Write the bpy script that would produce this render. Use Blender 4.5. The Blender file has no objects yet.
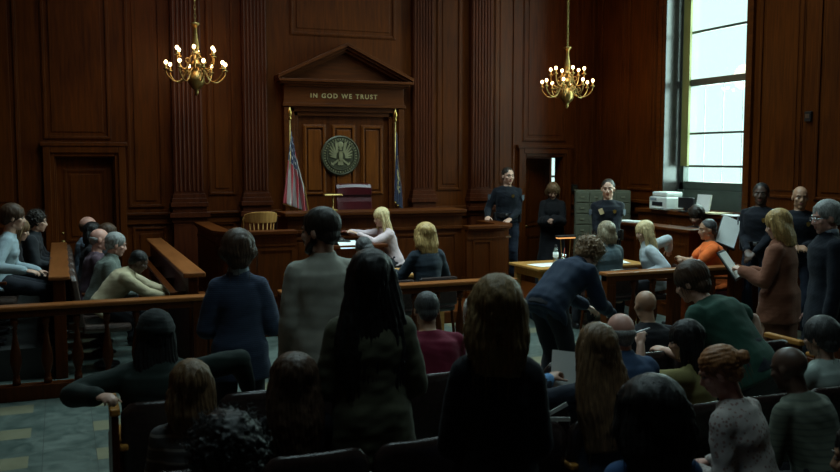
import bpy, math, random
import numpy as np
from mathutils import Vector, Matrix, Euler, Quaternion
R = math.radians
sc = bpy.context.scene
COL = sc.collection

# ------------------------------------------------------------------ camera, world, light, exposure
cam_d = bpy.data.cameras.new('camera'); cam = bpy.data.objects.new('camera', cam_d); COL.objects.link(cam)
cam_d.sensor_width = 36.0; cam_d.lens = 36.0 * 890 / 840; cam_d.clip_start = 0.05
cam.location = (0, 0, 2.12)
cam.rotation_euler = (R(90) - math.atan(78 / 890), 0, -R(22))
cam_d.dof.use_dof = True; cam_d.dof.focus_distance = 10.5; cam_d.dof.aperture_fstop = 4.5
sc.camera = cam
w = bpy.data.worlds.new('sky'); sc.world = w; w.use_nodes = True
w.node_tree.nodes['Background'].inputs[0].default_value = (0.80, 1.0, 0.97, 1)
w.node_tree.nodes['Background'].inputs[1].default_value = 1.35

def area(name, loc, rot, sx, sy, power, col):
    l = bpy.data.lights.new(name, 'AREA'); l.shape = 'RECTANGLE'; l.size = sx; l.size_y = sy
    l.energy = power; l.color = col
    o = bpy.data.objects.new(name, l); COL.objects.link(o); o.location = loc; o.rotation_euler = rot
    return o
DAY = (0.74, 0.97, 0.93)
WIN_P = 560
# daylight outside the seen right window and an added unseen one, facing -X
area('daylight_and_fill', (9.45, 10.25, 3.5), (0, R(90), 0), 4.6, 2.6, WIN_P * 1.0, DAY)
area('daylight_and_fill', (9.45, 5.6, 3.5), (0, R(90), 0), 4.2, 1.9, WIN_P * 0.06, DAY)  # shines through the unseen window added for more light
# daylight above an unseen skylight, added over the well to light the heads
sk = area('daylight_and_fill', (4.0, 9.2, 7.3), (0, 0, 0), 6.0, 3.2, 300, (0.66, 0.95, 1.0)); sk.data.spread = R(115)
po = area('added_skylight_portal', (4.0, 9.2, 6.62), (0, 0, 0), 6.4, 3.6, 1, (1, 1, 1)); po.data.cycles.is_portal = True
area('daylight_and_fill', (2.0, 3.4, 7.0), (0, 0, 0), 3.2, 1.4, 75, (0.66, 0.95, 1.0))  # foreground fill through an unseen skylight added over the public
po = area('added_skylight_portal', (2.0, 3.4, 6.6), (0, 0, 0), 3.0, 1.0, 1, (1, 1, 1)); po.data.cycles.is_portal = True  # portal of the added skylight over the public
po = area('window_portal', (8.86, 10.2, 3.5), (0, R(90), 0), 4.2, 1.7, 1, (1, 1, 1)); po.data.cycles.is_portal = True
po = area('window_portal', (8.86, 5.55, 3.5), (0, R(90), 0), 4.2, 1.7, 1, (1, 1, 1)); po.data.cycles.is_portal = True  # portal of the added unseen window
sc.view_settings.view_transform = 'Standard'; sc.view_settings.look = 'None'
sc.view_settings.exposure = -0.06; sc.view_settings.gamma = 1.0; sc.view_settings.use_curve_mapping = False
sc.cycles.max_bounces = 6; sc.cycles.diffuse_bounces = 3; sc.cycles.glossy_bounces = 3
sc.cycles.transparent_max_bounces = 8; sc.cycles.caustics_reflective = False; sc.cycles.caustics_refractive = False
sc.cycles.use_denoising = True
sc.cycles.sample_clamp_indirect = 4.0

# ------------------------------------------------------------------ materials
MATS = {}
def nodes_of(name):
    m = bpy.data.materials.new(name); m.use_nodes = True
    nt = m.node_tree; b = nt.nodes['Principled BSDF']
    return m, nt, b
def setin(b, k, v):
    if k in b.inputs: b.inputs[k].default_value = v
def mottled(name, c, rough=0.6, var=0.25, scale=12.0, metal=0.0, bump=0.0, stretch=(1, 1, 1), spec=0.5, coat=0.0, sheen=0.0, bscale=None):
    if name in MATS: return MATS[name]
    m, nt, b = nodes_of(name); N = nt.nodes.new; L = nt.links.new
    tc = N('ShaderNodeTexCoord'); mp = N('ShaderNodeMapping'); mp.inputs['Scale'].default_value = stretch
    L(tc.outputs['Object'], mp.inputs['Vector'])
    n = N('ShaderNodeTexNoise'); n.inputs['Scale'].default_value = scale; n.inputs['Detail'].default_value = 5
    L(mp.outputs[0], n.inputs['Vector'])
    r = N('ShaderNodeValToRGB')
    r.color_ramp.elements[0].position = 0.3; r.color_ramp.elements[1].position = 0.7
    r.color_ramp.elements[0].color = (*[x * (1 - var) for x in c], 1)
    r.color_ramp.elements[1].color = (*[min(1, x * (1 + var)) for x in c], 1)
    L(n.outputs['Fac'], r.inputs[0]); L(r.outputs[0], b.inputs['Base Color'])
    b.inputs['Roughness'].default_value = rough; b.inputs['Metallic'].default_value = metal
    setin(b, 'Specular IOR Level', spec); setin(b, 'Coat Weight', coat); setin(b, 'Sheen Weight', sheen)
    if bump:
        n2 = N('ShaderNodeTexNoise'); n2.inputs['Scale'].default_value = bscale or scale * 4; n2.inputs['Detail'].default_value = 3
        L(mp.outputs[0], n2.inputs['Vector'])
        bp = N('ShaderNodeBump'); bp.inputs['Strength'].default_value = bump; bp.inputs['Distance'].default_value = 0.01
        L(n2.outputs['Fac'], bp.inputs['Height']); L(bp.outputs[0], b.inputs['Normal'])
    MATS[name] = m; return m
def wood(name, dark, light, rough=0.35, axis='z', scale=1.0):
    if name in MATS: return MATS[name]
    m, nt, b = nodes_of(name); N = nt.nodes.new; L = nt.links.new
    tc = N('ShaderNodeTexCoord'); mp = N('ShaderNodeMapping')
    s = {'z': (9, 9, 0.7), 'x': (0.7, 9, 9), 'y': (9, 0.7, 9)}[axis]
    mp.inputs['Scale'].default_value = tuple(v * scale for v in s)
    geo = N('ShaderNodeNewGeometry'); L(geo.outputs['Position'], mp.inputs['Vector'])
    n = N('ShaderNodeTexNoise'); n.inputs['Scale'].default_value = 3.0; n.inputs['Detail'].default_value = 8; n.inputs['Distortion'].default_value = 0.6
    L(mp.outputs[0], n.inputs['Vector'])
    n2 = N('ShaderNodeTexNoise'); n2.inputs['Scale'].default_value = 0.9; n2.inputs['Detail'].default_value = 2
    L(geo.outputs['Position'], n2.inputs['Vector'])
    mx = N('ShaderNodeMath'); mx.operation = 'MULTIPLY_ADD'; mx.inputs[1].default_value = 0.6; L(n.outputs['Fac'], mx.inputs[0])
    m3 = N('ShaderNodeMath'); m3.operation = 'MULTIPLY'; m3.inputs[1].default_value = 0.4; L(n2.outputs['Fac'], m3.inputs[0]); L(m3.outputs[0], mx.inputs[2])
    r = N('ShaderNodeValToRGB'); r.color_ramp.elements[0].position = 0.32; r.color_ramp.elements[1].position = 0.68
    r.color_ramp.elements[0].color = (*dark, 1); r.color_ramp.elements[1].color = (*light, 1)
    L(mx.outputs[0], r.inputs[0]); L(r.outputs[0], b.inputs['Base Color'])
    b.inputs['Roughness'].default_value = rough; setin(b, 'Specular IOR Level', 0.14)
    bp = N('ShaderNodeBump'); bp.inputs['Strength'].default_value = 0.08; bp.inputs['Distance'].default_value = 0.004
    L(n.outputs['Fac'], bp.inputs['Height']); L(bp.outputs[0], b.inputs['Normal'])
    MATS[name] = m; return m
WALLW = wood('mahogany_panel', (0.033, 0.0066, 0.0006), (0.096, 0.0220, 0.0018), 0.42)
WALLX = wood('mahogany_rail', (0.036, 0.0074, 0.0008), (0.090, 0.0215, 0.0020), 0.45, 'x')
WALLY = wood('mahogany_rail_deep', (0.036, 0.0074, 0.0008), (0.090, 0.0215, 0.0020), 0.45, 'y')
FURN = wood('furniture_mahogany', (0.036, 0.0074, 0.0008), (0.090, 0.0205, 0.0020), 0.42)
RAILX = wood('pale_rail_wood', (0.15, 0.048, 0.013), (0.30, 0.105, 0.03), 0.3, 'x')  # rail tops and ledges are paler than the other furniture wood
RAILY = wood('pale_ledge_wood', (0.15, 0.048, 0.013), (0.28, 0.095, 0.028), 0.33, 'y')
TABLEW = wood('table_oak', (0.30, 0.14, 0.035), (0.50, 0.25, 0.07), 0.4, 'x')
CHAIRW = wood('chair_oak', (0.28, 0.13, 0.035), (0.5, 0.26, 0.08), 0.35)
ARMW = wood('armrest_oak', (0.34, 0.14, 0.03), (0.55, 0.26, 0.06), 0.35, 'y')
DARKL = mottled('dark_leather', (0.030, 0.018, 0.016), 0.22, bump=0.15, scale=40)
BROWNL = mottled('brown_leather', (0.07, 0.045, 0.036), 0.3, bump=0.15, scale=30)
REDL = mottled('oxblood_leather', (0.045, 0.003, 0.005), 0.3, bump=0.15, scale=30)
BRASS = mottled('aged_brass', (0.30, 0.20, 0.07), 0.4, metal=1.0, var=0.3, scale=25)
GOLD = mottled('gilt', (0.6, 0.4, 0.12), 0.3, metal=1.0, scale=30)
BRONZE = mottled('dark_bronze', (0.06, 0.055, 0.030), 0.45, metal=0.4, var=0.35, scale=18)
STEEL = mottled('brushed_metal', (0.35, 0.37, 0.38), 0.3, metal=1.0, scale=40)
BLACKP = mottled('black_plastic', (0.012, 0.012, 0.014), 0.35)
WHITEP = mottled('white_plastic', (0.62, 0.64, 0.6), 0.45, var=0.06)
PAPER = mottled('paper', (0.78, 0.80, 0.76), 0.7, var=0.05, scale=6)
FOLDER = mottled('manila_paper', (0.55, 0.45, 0.25), 0.7, var=0.1, scale=6)
CABM = mottled('grey_green_steel', (0.075, 0.076, 0.048), 0.55, var=0.12, scale=4)
FRAMEM = mottled('window_paint', (0.035, 0.048, 0.038), 0.45, var=0.2, scale=6)
FRAMEY = mottled('window_shade_ochre', (0.17, 0.17, 0.05), 0.6, var=0.15, scale=4)
CEILM = mottled('ceiling_plaster', (0.22, 0.20, 0.17), 0.9, var=0.1, scale=2)
def emis(name, c, s):
    m, nt, b = nodes_of(name); b.inputs['Base Color'].default_value = (*c, 1)
    b.inputs['Emission Color'].default_value = (*c, 1); b.inputs['Emission Strength'].default_value = s; return m
BULBM = emis('lit_bulb', (1.0, 0.70, 0.34), 13)
LAMPG = emis('lit_lamp_shade', (1.0, 0.45, 0.15), 1.0)
def glass():
    m, nt, b = nodes_of('window_glass'); N = nt.nodes.new; L = nt.links.new
    out = nt.nodes['Material Output']; t = N('ShaderNodeBsdfTransparent'); g = N('ShaderNodeBsdfGlossy'); g.inputs['Roughness'].default_value = 0.03
    t.inputs[0].default_value = (0.93, 1.0, 0.98, 1)
    mx = N('ShaderNodeMixShader'); mx.inputs[0].default_value = 0.06; L(t.outputs[0], mx.inputs[1]); L(g.outputs[0], mx.inputs[2]); L(mx.outputs[0], out.inputs[0]); return m
GLASS = glass()
def clearg():
    m, nt, b = nodes_of('clear_glass'); N = nt.nodes.new; L = nt.links.new
    out = nt.nodes['Material Output']; t = N('ShaderNodeBsdfTransparent'); g = N('ShaderNodeBsdfGlossy'); g.inputs['Roughness'].default_value = 0.08
    t.inputs[0].default_value = (0.85, 0.92, 0.9, 1)
    mx = N('ShaderNodeMixShader'); mx.inputs[0].default_value = 0.25; L(t.outputs[0], mx.inputs[1]); L(g.outputs[0], mx.inputs[2]); L(mx.outputs[0], out.inputs[0]); return m
CLEARG = clearg()
def floor_mat():
    m, nt, b = nodes_of('terrazzo_floor'); N = nt.nodes.new; L = nt.links.new
    geo = N('ShaderNodeNewGeometry'); sp = N('ShaderNodeSeparateXYZ'); L(geo.outputs['Position'], sp.inputs[0])
    def M(op, a, bb=None, c=None):
        n = N('ShaderNodeMath'); n.operation = op
        for i, v in enumerate((a, bb, c)):
            if v is None: continue
            if isinstance(v, (int, float)): n.inputs[i].default_value = v
            else: L(v, n.inputs[i])
        return n.outputs[0]
    def frac(o, off, per):
        return M('FRACT', M('DIVIDE', M('ADD', o, off), per))
    fx = frac(sp.outputs[0], 20 * 0.72 - 0.18, 0.72); fy = frac(sp.outputs[1], 20 * 0.72 - 0.04, 0.72)
    inx = M('LESS_THAN', fx, 0.375); iny = M('LESS_THAN', fy, 0.375)
    beige = M('MULTIPLY', inx, iny)
    # joints
    gx = frac(sp.outputs[0], 20 * 0.72 - 0.18, 0.36); gy = frac(sp.outputs[1], 20 * 0.72 - 0.04, 0.36)
    jx = M('LESS_THAN', gx, 0.012); jy = M('LESS_THAN', gy, 0.012); j = M('MAXIMUM', jx, jy)
    n = N('ShaderNodeTexNoise'); n.inputs['Scale'].default_value = 4.5; n.inputs['Detail'].default_value = 9; n.inputs['Distortion'].default_value = 1.2
    L(geo.outputs['Position'], n.inputs['Vector'])
    r = N('ShaderNodeValToRGB'); r.color_ramp.elements[0].position = 0.3; r.color_ramp.elements[1].position = 0.72
    r.color_ramp.elements[0].color = (0.035, 0.055, 0.048, 1); r.color_ramp.elements[1].color = (0.13, 0.16, 0.14, 1); L(n.outputs['Fac'], r.inputs[0])
    r2 = N('ShaderNodeValToRGB'); r2.color_ramp.elements[0].color = (0.13, 0.125, 0.075, 1); r2.color_ramp.elements[1].color = (0.21, 0.20, 0.13, 1); L(n.outputs['Fac'], r2.inputs[0])
    mx = N('ShaderNodeMix'); mx.data_type = 'RGBA'; L(beige, mx.inputs[0]); L(r.outputs[0], mx.inputs[6]); L(r2.outputs[0], mx.inputs[7])
    mx2 = N('ShaderNodeMix'); mx2.data_type = 'RGBA'; L(j, mx2.inputs[0]); L(mx.outputs[2], mx2.inputs[6]); mx2.inputs[7].default_value = (0.04, 0.045, 0.04, 1)
    L(mx2.outputs[2], b.inputs['Base Color']); b.inputs['Roughness'].default_value = 0.38
    return m
FLOORM = floor_mat()

# ------------------------------------------------------------------ mesh helpers
class MB:
    def __init__(s): s.v = []; s.f = []
    def add(s, v, f):
        o = len(s.v); s.v += [tuple(p) for p in v]; s.f += [tuple(i + o for i in q) for q in f]; return s
    def box(s, x0, y0, z0, x1, y1, z1):
        v = [(x, y, z) for x in (x0, x1) for y in (y0, y1) for z in (z0, z1)]
        return s.add(v, [(0, 1, 3, 2), (4, 6, 7, 5), (0, 4, 5, 1), (2, 3, 7, 6), (0, 2, 6, 4), (1, 5, 7, 3)])
    def poly(s, pts, ext):
        """closed planar outline pts, extruded by vector ext"""
        n = len(pts); e = Vector(ext); v = [Vector(p) for p in pts] + [Vector(p) + e for p in pts]
        f = [tuple(range(n))[::-1], tuple(range(n, 2 * n))] + [(i, (i + 1) % n, n + (i + 1) % n, n + i) for i in range(n)]
        return s.add(v, f)
    def tube(s, path, rad, n=10, closed=False):
        P = [Vector(p) for p in path]; m = len(P); rr = rad if isinstance(rad, (list, tuple)) else [rad] * m
        v = []; f = []; prev = None
        for i, p in enumerate(P):
            if closed: d = P[(i + 1) % m] - P[(i - 1) % m]
            else: d = P[min(i + 1, m - 1)] - P[max(i - 1, 0)]
            d.normalize()
            a = prev if prev is not None else (Vector((0, 0, 1)) if abs(d.z) < 0.9 else Vector((1, 0, 0)))
            u = (a - d * a.dot(d)); u.normalize(); w_ = d.cross(u); prev = u
            for k in range(n):
                t = 2 * math.pi * k / n; v.append(p + (u * math.cos(t) + w_ * math.sin(t)) * rr[i])
        last = m if closed else m - 1
        for i in range(last):
            for k in range(n):
                a = i * n + k; b = i * n + (k + 1) % n; c = ((i + 1) % m) * n + (k + 1) % n; d = ((i + 1) % m) * n + k
                f.append((a, b, c, d))
        if not closed:
            f.append(tuple(range(n))[::-1]); f.append(tuple(range((m - 1) * n, m * n)))
        return s.add(v, f)
    def lathe(s, prof, c=(0, 0, 0), n=20, axis='z'):
        v = []; f = []; m = len(prof)
        for r_, z in prof:
            for k in range(n):
                t = 2 * math.pi * k / n; x, y = r_ * math.cos(t), r_ * math.sin(t)
                p = (x, y, z) if axis == 'z' else ((x, z, y) if axis == 'y' else (z, x, y))
                v.append((p[0] + c[0], p[1] + c[1], p[2] + c[2]))
        for i in range(m - 1):
            for k in range(n): f.append((i * n + k, i * n + (k + 1) % n, (i + 1) * n + (k + 1) % n, (i + 1) * n + k))
        f.append(tuple(range(n))[::-1]); f.append(tuple(range((m - 1) * n, m * n)))
        return s.add(v, f)
    def ball(s, c, r, n=12):
        rx, ry, rz = (r, r, r) if isinstance(r, (int, float)) else r
        h = max(5, n * 2 // 3); prof = [(max(1e-4, math.sin(math.pi * i / h)), -math.cos(math.pi * i / h)) for i in range(h + 1)]
        t = MB().lathe(prof, n=n); return s.add([(p[0] * rx + c[0], p[1] * ry + c[1], p[2] * rz + c[2]) for p in t.v], t.f)
    def xf(s, M_):
        s.v = [tuple(M_ @ Vector(p)) for p in s.v]; return s
    def build(s, name, mat, parent=None, bevel=0.0, smooth=False, label=None):
        me = bpy.data.meshes.new(name); me.from_pydata(s.v, [], s.f); me.validate(); me.update()
        bm_fix(me)
        me.materials.append(mat)
        if smooth: me.shade_smooth()
        o = bpy.data.objects.new(name, me); COL.objects.link(o)
        if parent: o.parent = parent
        if bevel:
            b = o.modifiers.new('bevel', 'BEVEL'); b.width = bevel; b.segments = 2; b.limit_method = 'ANGLE'; b.angle_limit = R(50)
        if label: o['label'] = label
        return o
import bmesh
def bm_fix(me):
    bm = bmesh.new(); bm.from_mesh(me); bmesh.ops.recalc_face_normals(bm, faces=bm.faces); bm.to_mesh(me); bm.free()
def empty(name, loc, label, cat, group=None, rz=0.0):
    o = bpy.data.objects.new(name, None); COL.objects.link(o); o.location = loc; o.rotation_euler = (0, 0, rz)
    o['label'] = label; o['category'] = cat; o.empty_display_size = 0.1
    if group: o['group'] = group
    return o
def tag(o, label, cat, group=None):
    o['label'] = label; o['category'] = cat
    if group: o['group'] = group
    return o
def struct(o): o['kind'] = 'structure'; return o
def copy_tree(o, parent=None):
    c = o.copy(); COL.objects.link(c); c.parent = parent
    for ch in list(o.children): copy_tree(ch, c)
    return c

# ------------------------------------------------------------------ the room
BW, RW, LW, NW, CH = 12.9, 8.42, -1.6, -2.6, 6.4
struct(MB().box(LW - .2, NW - .2, -.12, RW + .2, BW + .2, 0).build('floor', FLOORM))
# ceiling with two unseen skylight openings, added to let light in
c = MB(); c.box(LW - .2, NW - .2, CH, RW + .2, 2.9, CH + .15); c.box(LW - .2, 3.9, CH, RW + .2, 7.4, CH + .15); c.box(LW - .2, 2.9, CH, .5, 3.9, CH + .15); c.box(3.5, 2.9, CH, RW + .2, 3.9, CH + .15); c.box(LW - .2, 11.0, CH, RW + .2, BW + .2, CH + .15)
c.box(LW - .2, 7.4, CH, .8, 11.0, CH + .15); c.box(7.2, 7.4, CH, RW + .2, 11.0, CH + .15)
struct(c.build('ceiling', CEILM))
f = MB(); f.box(.7, 7.3, CH + .15, .8, 11.1, CH + .3); f.box(7.2, 7.3, CH + .15, 7.3, 11.1, CH + .3); f.box(.8, 7.3, CH + .15, 7.2, 7.4, CH + .3); f.box(.8, 11.0, CH + .15, 7.2, 11.1, CH + .3)
for i in range(1, 6): f.box(.8 + i * 6.4 / 6 - .03, 7.4, CH + .2, .8 + i * 6.4 / 6 + .03, 11.0, CH + .26)
struct(f.build('window_9', FRAMEM))  # frame of the added skylight over the well, out of view
f = MB()
for i in range(1, 4): f.box(.5 + i * .75 - .03, 2.9, CH + .04, .5 + i * .75 + .03, 3.9, CH + .1)
struct(f.build('window_8', FRAMEM))  # bars of the added skylight over the public, out of view
D1 = (-.06, .70, 2.14); D2 = (7.06, 7.76, 2.14)       # openings in the back wall: x0, x1, height
b_ = MB(); b_.box(LW - .2, BW, 0, D1[0], BW + .2, CH); b_.box(D1[0], BW, D1[2], D1[1], BW + .2, CH); b_.box(D1[1], BW, 0, D2[0], BW + .2, CH)
b_.box(D2[0], BW, D2[2], D2[1], BW + .2, CH); b_.box(D2[1], BW, 0, RW + .3, BW + .2, CH)
struct(b_.build('wall_back', WALLW))
struct(MB().box(LW - .2, NW, 0, LW, BW, CH).build('wall_left', WALLW))
struct(MB().box(LW - .2, NW - .2, 0, RW + .3, NW, CH).build('wall_rear', WALLW))
W1 = (9.36, 11.06, 1.37, 5.6); W2_ADDED = (4.7, 6.4, 1.37, 5.6)  # second opening is out of view, added to bring in light
r_ = MB(); TH = .42
r_.box(RW, NW, 0, RW + TH, W2_ADDED[0], CH); r_.box(RW, W2_ADDED[1], 0, RW + TH, W1[0], CH); r_.box(RW, W1[1], 0, RW + TH, BW + .2, CH)
for W_ in (W1, W2_ADDED):
    r_.box(RW, W_[0], 0, RW + TH, W_[1], W_[2] - .02); r_.box(RW, W_[0], W_[3], RW + TH, W_[1], CH)
struct(r_.build('wall_right', WALLW))

def molding(mb, x0, z0, x1, z1, y, wd=.035, dp=.022):
    """picture-frame moulding on the back wall face y (facing -Y)"""
    mb.box(x0, y - dp, z0, x0 + wd, y, z1); mb.box(x1 - wd, y - dp, z0, x1, y, z1)
    mb.box(x0 + wd, y - dp, z0, x1 - wd, y, z0 + wd); mb.box(x0 + wd, y - dp, z1 - wd, x1 - wd, y, z1)
    a = wd * .45
    mb.box(x0 - a, y - dp * .5, z0 - a, x0, y, z1 + a); mb.box(x1, y - dp * .5, z0 - a, x1 + a, y, z1 + a)
    mb.box(x0, y - dp * .5, z0 - a, x1, y, z0); mb.box(x0, y - dp * .5, z1, x1, y, z1 + a)
def field(mb, x0, z0, x1, z1, y, g=.09, d=.012):
    mb.box(x0 + g, y - d, z0 + g, x1 - g, y, z1 - g)
T = 0
def trim(mb, mat=WALLW, bevel=.006):
    global T; T += 1
    o = mb.build('trim_%d' % T, mat, bevel=bevel); return struct(o)
# wall panels of the back wall: (x0, z0, x1, z1)
pan = MB()
for p in [(-1.5, 1.45, -.48, 6.2), (-.17, 2.38, .66, 6.2), (.88, 1.44, 1.34, 6.2), (1.97, 1.60, 2.34, 6.2),
          (3.18, 3.92, 4.80, 6.2), (5.50, 1.62, 5.90, 6.2), (6.50, 1.62, 6.86, 6.2), (7.02, 2.40, 7.82, 6.2), (8.02, 1.45, 8.36, 6.2)]:
    molding(pan, *p, BW); field(pan, *p, BW)
for p in [(-1.5, .3, -.48, 1.2), (.92, .3, 1.36, 1.16), (1.50, .3, 1.90, 1.2), (1.97, .3, 2.34, 1.2), (5.50, .3, 5.90, 1.2), (6.50, .3, 6.86, 1.2), (8.02, .3, 8.36, 1.2)]:
    molding(pan, *p, BW, .03, .018); field(pan, *p, BW)
trim(pan)
# chair rail along the back wall, broken at the doors and the judge's niche
cr = MB()
for x0, x1 in [(LW, -.2), (.84, 3.0), (4.98, 6.92), (7.92, RW)]:
    cr.box(x0, BW - .05, 1.29, x1, BW, 1.33); cr.box(x0, BW - .075, 1.33, x1, BW, 1.365); cr.box(x0, BW - .03, 1.2, x1, BW, 1.29)
trim(cr, WALLX)
bb = MB()
for x0, x1 in [(LW, -.2), (.84, 6.92), (7.92, RW)]:
    bb.box(x0, BW - .03, 0, x1, BW, .22); bb.box(x0, BW - .045, 0, x1, BW, .03)
struct(bb.build('baseboard_back', WALLX, bevel=.005))
bb = MB(); bb.box(RW - .03, NW, 0, RW, BW, .22); struct(bb.build('baseboard_right', WALLY, bevel=.005))
PILW = wood('pilaster_mahogany', (0.030, 0.0062, 0.0018), (0.075, 0.0165, 0.0045), 0.42)
# fluted pilasters
def pilaster(x0, x1):
    m = MB(); n = 7; y = BW; w_ = x1 - x0; d = .11
    m.box(x0, y - d, 1.62, x1, y, CH)
    fl = w_ / n
    for i in range(n):   # raised fillets between flutes
        a = x0 + i * fl; m.lathe([(fl * .30, 1.66), (fl * .30, CH)], (a + fl / 2, y - d, 0), 10)
    for (g, z0, z1, dd) in [(.05, .0, .14, .17), (.015, .14, 1.22, .135), (.04, 1.22, 1.29, .15), (.07, 1.29, 1.36, .19), (.03, 1.36, 1.44, .15), (.055, 1.44, 1.50, .18), (.035, 1.50, 1.56, .155), (.02, 1.56, 1.62, .135)]:
        m.box(x0 - g, y - dd, z0, x1 + g, y, z1)
    return trim(m, PILW, .004)
for x0, x1 in [(1.47, 1.88), (2.45, 2.80), (5.06, 5.39), (6.04, 6.40)]: pilaster(x0, x1)
# door surrounds
def surround(x0, x1, h):
    m = MB(); y = BW
    for a, b, d in ((.0, .07, .05), (.05, .14, .075)):
        m.box(x0 - b, y - d, 0, x0 - a, y, h + b); m.box(x1 + a, y - d, 0, x1 + b, y, h + b); m.box(x0 - a, y - d, h + a, x1 + a, y, h + b)
    m.box(x0 - .17, y - .09, h + .14, x1 + .17, y, h + .19)
    # jambs lining the opening
    m.box(x0 - .01, y, 0, x0 + .02, y + .2, h); m.box(x1 - .02, y, 0, x1 + .01, y + .2, h); m.box(x0, y, h - .02, x1, y + .2, h + .01)
    trim(m)
surround(*D1); surround(*D2)
def door(n, w_, h, loc, rz, label=None):
    root = MB().box(0, -.022, 0, w_, .022, h).build('door_%d' % n, WALLW, bevel=.004); struct(root)
    m = MB()
    for s in (-1, 1):
        y = s * .022
        for z0, z1 in ((.22, .82), (.98, h - .15)):
            t = MB(); molding(t, .11, z0, w_ - .11, z1, 0, .03, .012); field(t, .11, z0, w_ - .11, z1, 0, .07, .01)
            if s == 1: t.v = [(p[0], -p[1], p[2]) for p in t.v]
            t.v = [(p[0], p[1] + y, p[2]) for p in t.v]; m.add(t.v, t.f)
    m.build('door_panel', WALLW, root, bevel=.003)
    k = MB()
    for s in (-1, 1):
        k.lathe([(.028, 0), (.028, s * .006), (.010, s * .012), (.010, s * .04), (.026, s * .05), (.028, s * .062), (.016, s * .075)], (.065, s * .022, .98), 16, 'y')
        k.lathe([(.016, 0), (.016, s * .008)], (.065, s * .022, 1.1), 12, 'y')
    k.build('door_knob', BRASS, root, smooth=True)
    root.location = loc; root.rotation_euler = (0, 0, rz); return root
door(1, .74, 2.11, (D1[0] + .01, BW + .1, .005), 0)
door(2, .68, 2.11, (D2[0] + .02, BW + .17, .005), R(17))
# corridor behind the open door, with its own bright window at the end
cw = MB(); cw.box(6.4, BW + 1.9, 0, 8.68, BW + 2.0, 3); cw.box(8.88, BW + 1.9, 0, 9.6, BW + 2.0, 3); cw.box(8.68, BW + 1.9, 2.4, 8.88, BW + 2.0, 3); cw.box(8.68, BW + 1.9, 0, 8.88, BW + 2, .95); cw.box(-.5, BW + 1.2, 0, 1.2, BW + 1.3, 3); cw.box(-.6, BW + .2, 0, -.5, BW + 1.3, 3); cw.box(1.2, BW + .2, 0, 1.3, BW + 1.3, 3); cw.box(-.6, BW + .2, 3, 1.3, BW + 1.3, 3.1)  # also an added unseen box behind the closed door, stopping a light leak
cw.box(6.3, BW + .2, 0, 6.4, BW + 2, 3); cw.box(9.6, BW + .2, 0, 9.7, BW + 2, 3)
struct(cw.build('wall_corridor_and_light_stop', WALLW))
struct(MB().box(6.3, BW + .2, 2.9, 9.7, BW + 2, 3.0).build('ceiling_corridor', CEILM))
struct(MB().box(6.3, BW + .2, -.1, 9.7, BW + 2, 0).build('floor_corridor', FLOORM))
wn = struct(MB().box(8.68, BW + 1.93, 1.75, 8.88, BW + 1.96, 1.79).build('window_3', FRAMEM))
MB().box(8.68, BW + 1.94, .95, 8.88, BW + 1.95, 2.4).build('pane', GLASS, wn)
area('daylight_and_fill', (8.78, BW + 2.2, 1.7), (R(-90), 0, 0), .5, 1.7, 7, DAY)

# judge's niche: surround, inner panels, entablature, pediment
ni = MB(); y = BW
for a, b, d in ((3.04, 3.13, .13), (3.13, 3.20, .09), (3.20, 3.26, .055)):
    ni.box(a, y - d, 0, b, y, 2.86); ni.box(7.94 - b, y - d, 0, 7.94 - a, y, 2.86)
ni.box(3.13, y - .09, 2.80, 4.81, y, 2.87); ni.box(3.2, y - .055, 2.74, 4.74, y, 2.80)
ni.box(3.02, y - .15, 2.87, 4.92, y, 2.92)
ni.box(3.04, y - .12, 2.92, 4.90, y, 3.16)
for g, z0, z1, d in ((0, 3.16, 3.19, .16), (.06, 3.19, 3.22, .22), (.10, 3.22, 3.26, .27)): ni.box(3.04 - g, y - d, z0, 4.90 + g, y, z1)
cx = 3.97; az = 3.80
for t0, t1, d in ((0, .05, .27), (.05, .09, .22), (.09, .13, .16)):
    for s in (-1, 1):
        e = 1.04
        ni.poly([(cx + s * e, y - d, 3.26 - t0 * .0 + .03 - t0), (cx, y - d, az - t0 * 1.15), (cx, y - d, az - t1 * 1.15), (cx + s * (e - .02), y - d, 3.26 + .03 - t1)], (0, d, 0)) if False else None
        z_o = lambda t: 3.31 - t
        ni.poly([(cx + s * e, y - d, max(3.26, z_o(t0))), (cx, y - d, az - t0), (cx, y - d, az - t1), (cx + s * (e - max(0, 3.26 - z_o(t1)) * 2.05), y - d, max(3.26, z_o(t1)))], (0, d, 0))
ni.poly([(cx - .98, y - .06, 3.26), (cx + .98, y - .06, 3.26), (cx, y - .06, 3.72)], (0, .06, 0))
trim(ni, WALLX, .004)
nf = MB()
for x0, x1 in ((3.36, 3.68), (3.80, 4.14), (4.26, 4.58)): molding(nf, x0, 1.58, x1, 2.60, BW, .035, .028); field(nf, x0, 1.58, x1, 2.60, BW, .06, .02)
trim(nf, wood('mahogany_bright', (0.070, 0.0165, 0.0022), (0.17, 0.046, 0.0055), .40))
fc = bpy.data.curves.new('inscription', 'FONT'); fc.body = 'IN GOD WE TRUST'; fc.size = .094; fc.extrude = .004; fc.align_x = 'CENTER'; fc.space_character = 1.32; fc.space_word = 1.1
ins = bpy.data.objects.new('inscription', fc); COL.objects.link(ins); ins.location = (3.95, BW - .124, 3.0); ins.rotation_euler = (R(90), 0, 0); fc.materials.append(mottled('gilt_lettering', (.42, .32, .15), .5, metal=.25))
fc.offset = .0015
_dg = bpy.context.evaluated_depsgraph_get(); _me = bpy.data.meshes.new_from_object(ins.evaluated_get(_dg)); _o = bpy.data.objects.new('inscription', _me); COL.objects.link(_o); _o.location = ins.location; _o.rotation_euler = ins.rotation_euler; bpy.data.objects.remove(ins); ins = _o; ins.name = 'inscription'
tag(ins, 'gilt lettering IN GOD WE TRUST on the entablature under the pediment', 'inscription')

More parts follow.
